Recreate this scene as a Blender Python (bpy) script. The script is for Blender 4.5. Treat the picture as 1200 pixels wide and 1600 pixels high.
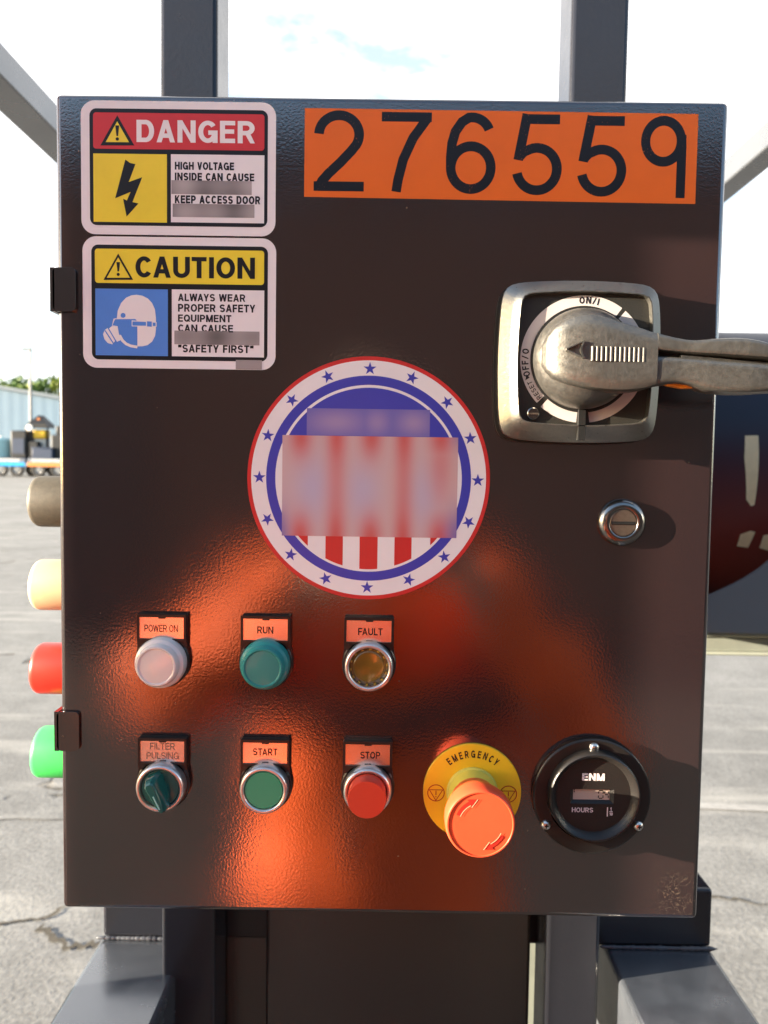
import bpy, bmesh, math, random
from mathutils import Vector, Matrix, geometry
R = math.radians
random.seed(7)
for o in list(bpy.data.objects): bpy.data.objects.remove(o)
scene = bpy.context.scene
COL = scene.collection

# ------------------------------------------------------------------ camera, sky, sun, exposure
ZC = 1.42                                     # height of the control box centre above the yard
cd = bpy.data.cameras.new('camera'); cam = bpy.data.objects.new('camera', cd); COL.objects.link(cam)
cd.sensor_fit = 'VERTICAL'; cd.sensor_height = 36.0; cd.lens = 36.0 * 1155 / 1600
cd.clip_start = 0.01; cd.clip_end = 6000
yaw, pitch, roll = R(-0.30), R(-3.13), R(0.85)
fwd = Vector((math.sin(yaw)*math.cos(pitch), math.cos(yaw)*math.cos(pitch), math.sin(pitch)))
rt = Vector((math.cos(yaw), -math.sin(yaw), 0)); up = rt.cross(fwd)
r2 = math.cos(roll)*rt + math.sin(roll)*up; u2 = -math.sin(roll)*rt + math.cos(roll)*up
M = Matrix((r2, u2, -fwd)).transposed().to_4x4(); M.translation = Vector((0.0017, -0.4579, ZC + 0.0288))
cam.matrix_world = M
scene.camera = cam
cd.dof.use_dof = True; cd.dof.focus_distance = 0.448; cd.dof.aperture_fstop = 11.5

SUN_EL, SUN_G = 9.5, 13.0                     # elevation; angle between the sun's bearing and the door
sv = Vector((-math.cos(R(SUN_EL))*math.cos(R(SUN_G)), -math.cos(R(SUN_EL))*math.sin(R(SUN_G)), math.sin(R(SUN_EL))))
sl = bpy.data.lights.new('sun', 'SUN'); sl.energy = 5.0; sl.angle = R(0.5); sl.color = (1.0, 0.86, 0.66)
so = bpy.data.objects.new('sun', sl); COL.objects.link(so); so.location = sv*50
so.rotation_euler = sv.to_track_quat('Z', 'Y').to_euler()

w = bpy.data.worlds.new('World'); scene.world = w; w.use_nodes = True
nt = w.node_tree; nt.nodes.clear()
out = nt.nodes.new('ShaderNodeOutputWorld'); bg = nt.nodes.new('ShaderNodeBackground')
sky = nt.nodes.new('ShaderNodeTexSky'); sky.sky_type = 'NISHITA'; sky.sun_disc = False
sky.sun_elevation = R(SUN_EL); sky.sun_rotation = math.atan2(sv.x, sv.y)
sky.air_density = 1.0; sky.dust_density = 1.2; sky.ozone_density = 1.5
tc = nt.nodes.new('ShaderNodeTexCoord'); mp = nt.nodes.new('ShaderNodeMapping'); mp.inputs['Scale'].default_value = (1.2, 1.2, 3.2)
nz = nt.nodes.new('ShaderNodeTexNoise'); nz.inputs['Scale'].default_value = 3.2; nz.inputs['Detail'].default_value = 7; nz.inputs['Roughness'].default_value = 0.6
rp = nt.nodes.new('ShaderNodeValToRGB'); rp.color_ramp.elements[0].position = 0.36; rp.color_ramp.elements[1].position = 0.52
mx = nt.nodes.new('ShaderNodeMix'); mx.data_type = 'RGBA'
mx.inputs['B'].default_value = (3.5, 3.45, 3.42, 1)      # thin bright cloud, in the sky texture's own units
bg.inputs['Strength'].default_value = 0.085
L = nt.links.new
L(tc.outputs['Generated'], mp.inputs['Vector']); L(mp.outputs[0], nz.inputs['Vector']); L(nz.outputs['Fac'], rp.inputs[0])
sxw = nt.nodes.new('ShaderNodeSeparateXYZ'); L(tc.outputs['Generated'], sxw.inputs[0])
north = nt.nodes.new('ShaderNodeMapRange'); north.inputs['From Min'].default_value = -0.25; north.inputs['From Max'].default_value = 0.35
L(sxw.outputs['Y'], north.inputs['Value'])                      # the cloud bank stands in the half of the sky ahead of the camera
cvr = nt.nodes.new('ShaderNodeMath'); cvr.operation = 'MULTIPLY'; L(rp.outputs[0], cvr.inputs[0]); L(north.outputs[0], cvr.inputs[1])
hzm = nt.nodes.new('ShaderNodeMath'); hzm.operation = 'MULTIPLY'; hzm.inputs[1].default_value = 0.26; L(north.outputs[0], hzm.inputs[0])      # thin milky veil between the clouds
cmx = nt.nodes.new('ShaderNodeMath'); cmx.operation = 'MAXIMUM'; L(cvr.outputs[0], cmx.inputs[0]); L(hzm.outputs[0], cmx.inputs[1])
L(cmx.outputs[0], mx.inputs['Factor']); L(sky.outputs[0], mx.inputs['A']); L(mx.outputs['Result'], bg.inputs[0]); L(bg.outputs[0], out.inputs[0])

scene.view_settings.view_transform = 'Standard'; scene.view_settings.look = 'None'
scene.view_settings.exposure = 2.68; scene.view_settings.gamma = 1.0
scene.render.resolution_x = 768; scene.render.resolution_y = 1024
scene.render.engine = 'CYCLES'

# ------------------------------------------------------------------ materials
def mat(name, col, rough=0.5, metal=0.0, ior=1.45, coat=0.0, var=0.0, vscale=60.0, bump=0.0, bscale=400.0, trans=0.0, rvar=0.0, fn=None):
    m = bpy.data.materials.new(name); m.use_nodes = True
    n = m.node_tree; b = n.nodes['Principled BSDF']; l = n.links.new
    b.inputs['Base Color'].default_value = (*col, 1); b.inputs['Roughness'].default_value = rough
    b.inputs['Metallic'].default_value = metal; b.inputs['IOR'].default_value = ior
    b.inputs['Coat Weight'].default_value = coat; b.inputs['Coat Roughness'].default_value = 0.08
    b.inputs['Transmission Weight'].default_value = trans
    t = n.nodes.new('ShaderNodeTexCoord')
    if var or rvar:
        z = n.nodes.new('ShaderNodeTexNoise'); z.inputs['Scale'].default_value = vscale; z.inputs['Detail'].default_value = 6
        z.inputs['Roughness'].default_value = 0.65; l(t.outputs['Object'], z.inputs['Vector'])
    if var:
        h = n.nodes.new('ShaderNodeMapRange'); h.inputs['From Min'].default_value = 0.25; h.inputs['From Max'].default_value = 0.75
        h.inputs['To Min'].default_value = 1 - var; h.inputs['To Max'].default_value = 1 + var
        l(z.outputs['Fac'], h.inputs['Value'])
        x = n.nodes.new('ShaderNodeMix'); x.data_type = 'RGBA'; x.blend_type = 'MULTIPLY'; x.inputs['Factor'].default_value = 1
        x.inputs['A'].default_value = (*col, 1); l(h.outputs[0], x.inputs['B']); l(x.outputs['Result'], b.inputs['Base Color'])
    if rvar:
        h = n.nodes.new('ShaderNodeMapRange'); h.inputs['From Min'].default_value = 0.3; h.inputs['From Max'].default_value = 0.7
        h.inputs['To Min'].default_value = max(0.02, rough - rvar); h.inputs['To Max'].default_value = rough + rvar
        l(z.outputs['Fac'], h.inputs['Value']); l(h.outputs[0], b.inputs['Roughness'])
    if bump:
        z2 = n.nodes.new('ShaderNodeTexNoise'); z2.inputs['Scale'].default_value = bscale; z2.inputs['Detail'].default_value = 3
        l(t.outputs['Object'], z2.inputs['Vector'])
        bp = n.nodes.new('ShaderNodeBump'); bp.inputs['Strength'].default_value = bump; bp.inputs['Distance'].default_value = 0.0006
        l(z2.outputs['Fac'], bp.inputs['Height']); l(bp.outputs[0], b.inputs['Normal'])
    if fn: fn(m, n, b, l, t)
    return m

def coat_fn(scratch):
    """orange-peel powder coat: fine ripple, sparse dust specks and (door only) scuffs near its lower right corner"""
    def f(m, n, b, l, t):
        z1 = n.nodes.new('ShaderNodeTexNoise'); z1.inputs['Scale'].default_value = 640; z1.inputs['Detail'].default_value = 1.5
        z2 = n.nodes.new('ShaderNodeTexNoise'); z2.inputs['Scale'].default_value = 1500; z2.inputs['Detail'].default_value = 2
        l(t.outputs['Object'], z1.inputs['Vector']); l(t.outputs['Object'], z2.inputs['Vector'])
        a = n.nodes.new('ShaderNodeMath'); a.operation = 'MULTIPLY_ADD'; a.inputs[1].default_value = 0.22
        l(z2.outputs['Fac'], a.inputs[0]); l(z1.outputs['Fac'], a.inputs[2])
        bp = n.nodes.new('ShaderNodeBump'); bp.inputs['Strength'].default_value = 0.095; bp.inputs['Distance'].default_value = 0.0005
        l(a.outputs[0], bp.inputs['Height']); l(bp.outputs[0], b.inputs['Normal'])
        v = n.nodes.new('ShaderNodeTexVoronoi'); v.inputs['Scale'].default_value = 85; l(t.outputs['Object'], v.inputs['Vector'])
        s = n.nodes.new('ShaderNodeMapRange'); s.inputs['From Min'].default_value = 0.055; s.inputs['From Max'].default_value = 0.03
        l(v.outputs['Distance'], s.inputs['Value'])
        w_ = n.nodes.new('ShaderNodeSeparateColor'); l(v.outputs['Color'], w_.inputs[0])
        k = n.nodes.new('ShaderNodeMath'); k.operation = 'GREATER_THAN'; k.inputs[1].default_value = 0.86; l(w_.outputs[0], k.inputs[0])
        g = n.nodes.new('ShaderNodeMath'); g.operation = 'MULTIPLY'; l(s.outputs[0], g.inputs[0]); l(k.outputs[0], g.inputs[1])
        fac = g
        if scratch:
            sx = n.nodes.new('ShaderNodeSeparateXYZ'); l(t.outputs['Object'], sx.inputs[0])
            def near(sock, c, wd):
                d = n.nodes.new('ShaderNodeMath'); d.operation = 'SUBTRACT'; d.inputs[1].default_value = c; l(sock, d.inputs[0])
                e = n.nodes.new('ShaderNodeMath'); e.operation = 'ABSOLUTE'; l(d.outputs[0], e.inputs[0])
                r = n.nodes.new('ShaderNodeMapRange'); r.inputs['From Min'].default_value = wd; r.inputs['From Max'].default_value = wd*0.2
                l(e.outputs[0], r.inputs['Value']); return r
            mk = n.nodes.new('ShaderNodeMath'); mk.operation = 'MULTIPLY'
            l(near(sx.outputs['X'], 0.190, 0.024).outputs[0], mk.inputs[0]); l(near(sx.outputs['Z'], -0.238, 0.026).outputs[0], mk.inputs[1])
            z3 = n.nodes.new('ShaderNodeTexNoise'); z3.inputs['Scale'].default_value = 130; z3.inputs['Detail'].default_value = 3; z3.inputs['Distortion'].default_value = 2.5
            l(t.outputs['Object'], z3.inputs['Vector'])
            d = n.nodes.new('ShaderNodeMath'); d.operation = 'SUBTRACT'; d.inputs[1].default_value = 0.5; l(z3.outputs['Fac'], d.inputs[0])
            e = n.nodes.new('ShaderNodeMath'); e.operation = 'ABSOLUTE'; l(d.outputs[0], e.inputs[0])
            r = n.nodes.new('ShaderNodeMapRange'); r.inputs['From Min'].default_value = 0.010; r.inputs['From Max'].default_value = 0.001; l(e.outputs[0], r.inputs['Value'])
            q = n.nodes.new('ShaderNodeMath'); q.operation = 'MULTIPLY'; l(r.outputs[0], q.inputs[0]); l(mk.outputs[0], q.inputs[1])
            fac = n.nodes.new('ShaderNodeMath'); fac.operation = 'MAXIMUM'; l(g.outputs[0], fac.inputs[0]); l(q.outputs[0], fac.inputs[1])
        x = n.nodes.new('ShaderNodeMix'); x.data_type = 'RGBA'; x.inputs['A'].default_value = b.inputs['Base Color'].default_value
        x.inputs['B'].default_value = (0.17, 0.13, 0.09, 1); l(fac.outputs[0], x.inputs['Factor']); l(x.outputs['Result'], b.inputs['Base Color'])
    return f

def worn_print_fn(other, lo, hi):
    """black print rubbed through in pin-prick specks"""
    def f(m, n, b, l, t):
        z = n.nodes.new('ShaderNodeTexNoise'); z.inputs['Scale'].default_value = 900; z.inputs['Detail'].default_value = 3
        z2 = n.nodes.new('ShaderNodeTexNoise'); z2.inputs['Scale'].default_value = 55
        l(t.outputs['Object'], z.inputs['Vector']); l(t.outputs['Object'], z2.inputs['Vector'])
        a = n.nodes.new('ShaderNodeMath'); a.operation = 'MULTIPLY_ADD'; a.inputs[1].default_value = 0.45; l(z2.outputs['Fac'], a.inputs[0]); l(z.outputs['Fac'], a.inputs[2])
        r = n.nodes.new('ShaderNodeMapRange'); r.inputs['From Min'].default_value = lo; r.inputs['From Max'].default_value = hi; l(a.outputs[0], r.inputs['Value'])
        x = n.nodes.new('ShaderNodeMix'); x.data_type = 'RGBA'; x.inputs['A'].default_value = b.inputs['Base Color'].default_value
        x.inputs['B'].default_value = (*other, 1); l(r.outputs[0], x.inputs['Factor']); l(x.outputs['Result'], b.inputs['Base Color'])
    return f

def vcol_fn(m, n, b, l, t):
    a = n.nodes.new('ShaderNodeVertexColor'); a.layer_name = 'print'; l(a.outputs['Color'], b.inputs['Base Color'])

def concrete_fn(m, n, b, l, t):
    def noise(s, d=6, ro=0.6):
        z = n.nodes.new('ShaderNodeTexNoise'); z.inputs['Scale'].default_value = s; z.inputs['Detail'].default_value = d
        z.inputs['Roughness'].default_value = ro; l(t.outputs['Object'], z.inputs['Vector']); return z
    zl, zm, zf = noise(0.55), noise(5.5), noise(70, 4)
    rp = n.nodes.new('ShaderNodeValToRGB'); e = rp.color_ramp.elements
    e[0].position = 0.30; e[0].color = (0.125, 0.125, 0.122, 1); e[1].position = 0.70; e[1].color = (0.245, 0.245, 0.24, 1)
    mm = n.nodes.new('ShaderNodeMath'); mm.operation = 'MULTIPLY_ADD'; mm.inputs[1].default_value = 0.55; l(zl.outputs['Fac'], mm.inputs[0])
    m2 = n.nodes.new('ShaderNodeMath'); m2.operation = 'MULTIPLY'; m2.inputs[1].default_value = 0.45; l(zm.outputs['Fac'], m2.inputs[0]); l(m2.outputs[0], mm.inputs[2])
    l(mm.outputs[0], rp.inputs[0])
    # aggregate speckle
    sp = n.nodes.new('ShaderNodeMapRange'); sp.inputs['From Min'].default_value = 0.3; sp.inputs['From Max'].default_value = 0.7
    sp.inputs['To Min'].default_value = 0.72; sp.inputs['To Max'].default_value = 1.25; l(zf.outputs['Fac'], sp.inputs['Value'])
    x = n.nodes.new('ShaderNodeMix'); x.data_type = 'RGBA'; x.blend_type = 'MULTIPLY'; x.inputs['Factor'].default_value = 1
    l(rp.outputs[0], x.inputs['A']); l(sp.outputs[0], x.inputs['B'])
    # cracks
    ws = n.nodes.new('ShaderNodeTexNoise'); ws.inputs['Scale'].default_value = 3.0; ws.inputs['Detail'].default_value = 6; l(t.outputs['Object'], ws.inputs['Vector'])
    ad = n.nodes.new('ShaderNodeMix'); ad.data_type = 'RGBA'; ad.blend_type = 'ADD'; ad.inputs['Factor'].default_value = 0.42
    l(t.outputs['Object'], ad.inputs['A']); l(ws.outputs['Color'], ad.inputs['B'])
    vo = n.nodes.new('ShaderNodeTexVoronoi'); vo.feature = 'DISTANCE_TO_EDGE'; vo.inputs['Scale'].default_value = 0.5; l(ad.outputs['Result'], vo.inputs['Vector'])
    cr = n.nodes.new('ShaderNodeMapRange'); cr.inputs['From Min'].default_value = 0.013; cr.inputs['From Max'].default_value = 0.003
    l(vo.outputs['Distance'], cr.inputs['Value'])
    br = n.nodes.new('ShaderNodeMath'); br.operation = 'GREATER_THAN'; br.inputs[1].default_value = 0.50; l(noise(1.4, 3).outputs['Fac'], br.inputs[0])
    cm = n.nodes.new('ShaderNodeMath'); cm.operation = 'MULTIPLY'; l(cr.outputs[0], cm.inputs[0]); l(br.outputs[0], cm.inputs[1])
    y = n.nodes.new('ShaderNodeMix'); y.data_type = 'RGBA'; y.inputs['B'].default_value = (0.07, 0.063, 0.052, 1)
    l(cm.outputs[0], y.inputs['Factor']); l(x.outputs['Result'], y.inputs['A'])
    # pale scuff streaks
    ms = n.nodes.new('ShaderNodeMapping'); ms.inputs['Scale'].default_value = (0.5, 3.2, 1); ms.inputs['Rotation'].default_value = (0, 0, 0.35); l(t.outputs['Object'], ms.inputs['Vector'])
    zs = n.nodes.new('ShaderNodeTexNoise'); zs.inputs['Scale'].default_value = 1.6; zs.inputs['Detail'].default_value = 7; l(ms.outputs[0], zs.inputs['Vector'])
    rs = n.nodes.new('ShaderNodeMapRange'); rs.inputs['From Min'].default_value = 0.56; rs.inputs['From Max'].default_value = 0.74; rs.inputs['To Max'].default_value = 0.6; l(zs.outputs['Fac'], rs.inputs['Value'])
    u = n.nodes.new('ShaderNodeMix'); u.data_type = 'RGBA'; u.inputs['B'].default_value = (0.40, 0.39, 0.365, 1)
    l(rs.outputs[0], u.inputs['Factor']); l(y.outputs['Result'], u.inputs['A']); l(u.outputs['Result'], b.inputs['Base Color'])
    hs = n.nodes.new('ShaderNodeMath'); hs.operation = 'MULTIPLY_ADD'; hs.inputs[1].default_value = -1.2; l(cm.outputs[0], hs.inputs[0]); l(zf.outputs['Fac'], hs.inputs[2])
    bp = n.nodes.new('ShaderNodeBump'); bp.inputs['Strength'].default_value = 0.5; bp.inputs['Distance'].default_value = 0.004
    l(hs.outputs[0], bp.inputs['Height']); l(bp.outputs[0], b.inputs['Normal'])

def tank_fn(m, n, b, l, t):
    # dark paint blending to red along the belly: an orange reflection painted in
    sx = n.nodes.new('ShaderNodeSeparateXYZ'); l(t.outputs['Object'], sx.inputs[0])
    r = n.nodes.new('ShaderNodeMapRange'); r.interpolation_type = 'SMOOTHSTEP'
    r.inputs['From Min'].default_value = 0.145; r.inputs['From Max'].default_value = -0.17; l(sx.outputs['Z'], r.inputs['Value'])
    x = n.nodes.new('ShaderNodeMix'); x.data_type = 'RGBA'; x.inputs['A'].default_value = b.inputs['Base Color'].default_value
    x.inputs['B'].default_value = (0.25, 0.034, 0.018, 1); l(r.outputs[0], x.inputs['Factor']); l(x.outputs['Result'], b.inputs['Base Color'])

def brick_fn(m, n, b, l, t):
    mp_ = n.nodes.new('ShaderNodeMapping'); mp_.inputs['Rotation'].default_value = (R(90), 0, 0); l(t.outputs['Object'], mp_.inputs['Vector'])
    k = n.nodes.new('ShaderNodeTexBrick'); k.inputs['Scale'].default_value = 2.2; k.inputs['Color1'].default_value = (0.14, 0.075, 0.055, 1); k.inputs['Color2'].default_value = (0.10, 0.055, 0.042, 1)
    k.inputs['Mortar'].default_value = (0.2, 0.18, 0.16, 1); k.inputs['Mortar Size'].default_value = 0.012; l(mp_.outputs[0], k.inputs['Vector']); l(k.outputs['Color'], b.inputs['Base Color'])

def ribbed_fn(period):
    def f(m, n, b, l, t):
        wv = n.nodes.new('ShaderNodeTexWave'); wv.wave_type = 'BANDS'; wv.bands_direction = 'X'; wv.inputs['Scale'].default_value = 1.0/period*0.314*10/10
        l(t.outputs['Object'], wv.inputs['Vector'])
        bp = n.nodes.new('ShaderNodeBump'); bp.inputs['Strength'].default_value = 0.2; bp.inputs['Distance'].default_value = 0.03
        l(wv.outputs['Fac'], bp.inputs['Height']); l(bp.outputs[0], b.inputs['Normal'])
    return f

m_door = mat('door powder coat', (0.022, 0.0115, 0.0120), 0.12, ior=2.35, rvar=0.035, vscale=11, fn=coat_fn(True))
m_case = mat('case powder coat', (0.017, 0.0105, 0.0095), 0.2, ior=2.2, fn=coat_fn(False))
m_frame = mat('frame paint', (0.017, 0.018, 0.024), 0.22, ior=1.5, bump=0.25, bscale=260, rvar=0.06, vscale=25)
m_brown = mat('brown paint', (0.030, 0.023, 0.020), 0.26, ior=1.75, bump=0.2, bscale=300)
m_fork = mat('fork paint', (0.055, 0.062, 0.076), 0.22, ior=2.5, rvar=0.08, vscale=20, var=0.25)
m_rail = mat('grey rail paint', (0.070, 0.077, 0.09), 0.30, ior=2.2, rvar=0.08, vscale=8, var=0.08)
m_weld = mat('weld bead', (0.07, 0.075, 0.09), 0.35, metal=0.2, ior=1.6, bump=0.6, bscale=200)
m_white = mat('sticker white', (0.86, 0.82, 0.86), 0.32, var=0.05, vscale=18, bump=0.05, bscale=900)
m_black = mat('sticker black', (0.012, 0.011, 0.014), 0.33)
m_red = mat('sticker red', (0.62, 0.045, 0.055), 0.32, var=0.05, vscale=50)
m_yel = mat('sticker yellow', (0.88, 0.70, 0.05), 0.32, var=0.05, vscale=50)
m_blue = mat('sticker pale blue', (0.10, 0.27, 0.78), 0.32, var=0.04, vscale=50)
m_blurred = mat('blurred print', (0.36, 0.31, 0.325), 0.4, fn=vcol_fn)
m_navy = mat('sticker royal blue', (0.055, 0.06, 0.46), 0.3, var=0.04, vscale=50)
m_sred = mat('round sticker red', (0.62, 0.035, 0.035), 0.3, var=0.05, vscale=50)
m_orange = mat('number plate orange', (0.80, 0.155, 0.016), 0.3, var=0.05, vscale=35, bump=0.12, bscale=90)
m_digit = mat('number black', (0.010, 0.010, 0.014), 0.3, fn=worn_print_fn((0.30, 0.085, 0.03), 0.89, 1.0))
m_cast = mat('cast metal', (0.26, 0.25, 0.225), 0.36, metal=0.95, var=0.09, vscale=500, bump=0.14, bscale=900, rvar=0.10)
m_lever = mat('lever cast metal', (0.165, 0.158, 0.145), 0.38, metal=0.8, var=0.09, vscale=350, bump=0.16, bscale=900, rvar=0.10)
m_rib = mat('rib cast metal', (0.12, 0.11, 0.10), 0.5, metal=0.6)
m_dial = mat('dial black', (0.022, 0.021, 0.018), 0.4, bump=0.3, bscale=1500)
m_ring = mat('dial grey print', (0.50, 0.46, 0.45), 0.4, var=0.04, vscale=80)
m_bpl = mat('black plastic', (0.014, 0.013, 0.013), 0.32, bump=0.1, bscale=1200)
m_rub = mat('black rubber', (0.016, 0.015, 0.014), 0.55, bump=0.2, bscale=900, var=0.3, vscale=200)
m_label = mat('silver legend', (0.84, 0.74, 0.68), 0.26, metal=0.95, var=0.03, vscale=80)
m_ink = mat('legend ink', (0.03, 0.010, 0.010), 0.4)
m_inkf = mat('faded legend ink', (0.22, 0.12, 0.09), 0.4, fn=worn_print_fn((0.55, 0.45, 0.40), 0.78, 0.98))
m_bez = mat('satin bezel', (0.70, 0.67, 0.66), 0.30, metal=0.9)
m_lensw = mat('clear white lens', (0.74, 0.66, 0.64), 0.22, coat=0.5, var=0.03, vscale=100)
m_lensg = mat('teal lens', (0.022, 0.24, 0.23), 0.38, coat=0.15)
m_lenso = mat('amber lens', (0.17, 0.10, 0.018), 0.16, coat=0.6, var=0.12, vscale=120)
m_lensy = mat('amber lens rim', (0.34, 0.24, 0.05), 0.25, coat=0.4)
m_capg = mat('green cap', (0.03, 0.31, 0.18), 0.38, bump=0.05)
m_capr = mat('red cap', (0.58, 0.055, 0.030), 0.34, bump=0.05)
m_knobg = mat('dark teal knob', (0.012, 0.10, 0.085), 0.14, coat=0.7)
m_knobl = mat('pale teal line', (0.25, 0.55, 0.52), 0.3)
m_eyel = mat('emergency yellow', (0.88, 0.52, 0.02), 0.4, var=0.07, vscale=45)
m_ebase = mat('emergency collar yellow', (0.66, 0.56, 0.09), 0.4)
m_ered = mat('emergency red', (0.70, 0.075, 0.028), 0.36, var=0.10, vscale=50, bump=0.06)
m_edk = mat('emergency engraved', (0.40, 0.02, 0.012), 0.4)
m_gauge = mat('meter plastic', (0.016, 0.014, 0.013), 0.3, bump=0.25, bscale=1400)
m_gtxt = mat('meter white print', (0.72, 0.62, 0.62), 0.4)
m_lcd = mat('lcd grey', (0.46, 0.36, 0.30), 0.3)
m_seg = mat('lcd segment', (0.02, 0.018, 0.016), 0.3)
m_screw = mat('zinc screw', (0.72, 0.70, 0.66), 0.28, metal=1.0)
m_lockc = mat('dark chrome', (0.26, 0.25, 0.24), 0.20, metal=1.0, rvar=0.08, vscale=200)
m_lockp = mat('lock plug', (0.30, 0.24, 0.19), 0.34, metal=0.9, var=0.2, vscale=400)
m_dark = mat('slot dark', (0.006, 0.006, 0.006), 0.6)
m_sblk = mat('dusty black button', (0.075, 0.066, 0.05), 0.55, var=0.25, vscale=300)
m_scrm = mat('cream button', (0.58, 0.42, 0.25), 0.42, var=0.05, vscale=120)
m_sred2 = mat('red side button', (0.72, 0.03, 0.018), 0.36, var=0.05, vscale=120)
m_sgrn = mat('green side button', (0.06, 0.60, 0.13), 0.36, var=0.05, vscale=120)
m_tab = mat('orange tab', (0.80, 0.25, 0.02), 0.4)
m_conc = mat('concrete yard', (0.35, 0.34, 0.32), 0.85, fn=concrete_fn)
m_paint = mat('road paint', (0.31, 0.305, 0.295), 0.85, var=0.35, vscale=9)
m_apron = mat('added dark apron', (0.045, 0.042, 0.040), 0.8, var=0.3, vscale=3, bump=0.4, bscale=200)
m_crack = mat('crack dirt', (0.075, 0.066, 0.052), 0.9, var=0.3, vscale=30)
m_tank = mat('tank paint', (0.020, 0.025, 0.046), 0.42, ior=1.4, bump=0.08, bscale=120, fn=tank_fn)
m_cradle = mat('cradle grey paint', (0.19, 0.19, 0.195), 0.4, ior=1.6)
m_stone = mat('grey green paint', (0.22, 0.235, 0.20), 0.6, var=0.15, vscale=14, bump=0.3, bscale=150)
m_brick = mat('brown brick', (0.13, 0.075, 0.055), 0.85, fn=brick_fn)
m_build = mat('pale blue sheet metal', (0.12, 0.19, 0.265), 0.6, var=0.05, vscale=0.5, fn=ribbed_fn(0.9))
m_roof = mat('roof metal', (0.15, 0.18, 0.21), 0.5)
m_mach0 = mat('dark sheet steel', (0.05, 0.048, 0.05), 0.5, var=0.15, vscale=2)
m_bark = mat('bark', (0.10, 0.075, 0.05), 0.9, var=0.3, vscale=8)
m_skin = mat('skin', (0.55, 0.33, 0.24), 0.5)
m_hood = mat('orange fleece', (0.96, 0.120, 0.003), 0.75, var=0.16, vscale=9, bump=0.3, bscale=300)
m_jean = mat('dark denim', (0.03, 0.04, 0.07), 0.8, var=0.2, vscale=200)
m_hair = mat('brown hair', (0.05, 0.03, 0.02), 0.6)
m_shoe = mat('boot leather', (0.09, 0.05, 0.03), 0.6)
m_band = mat('band black', (0.012, 0.012, 0.013), 0.7)

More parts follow.
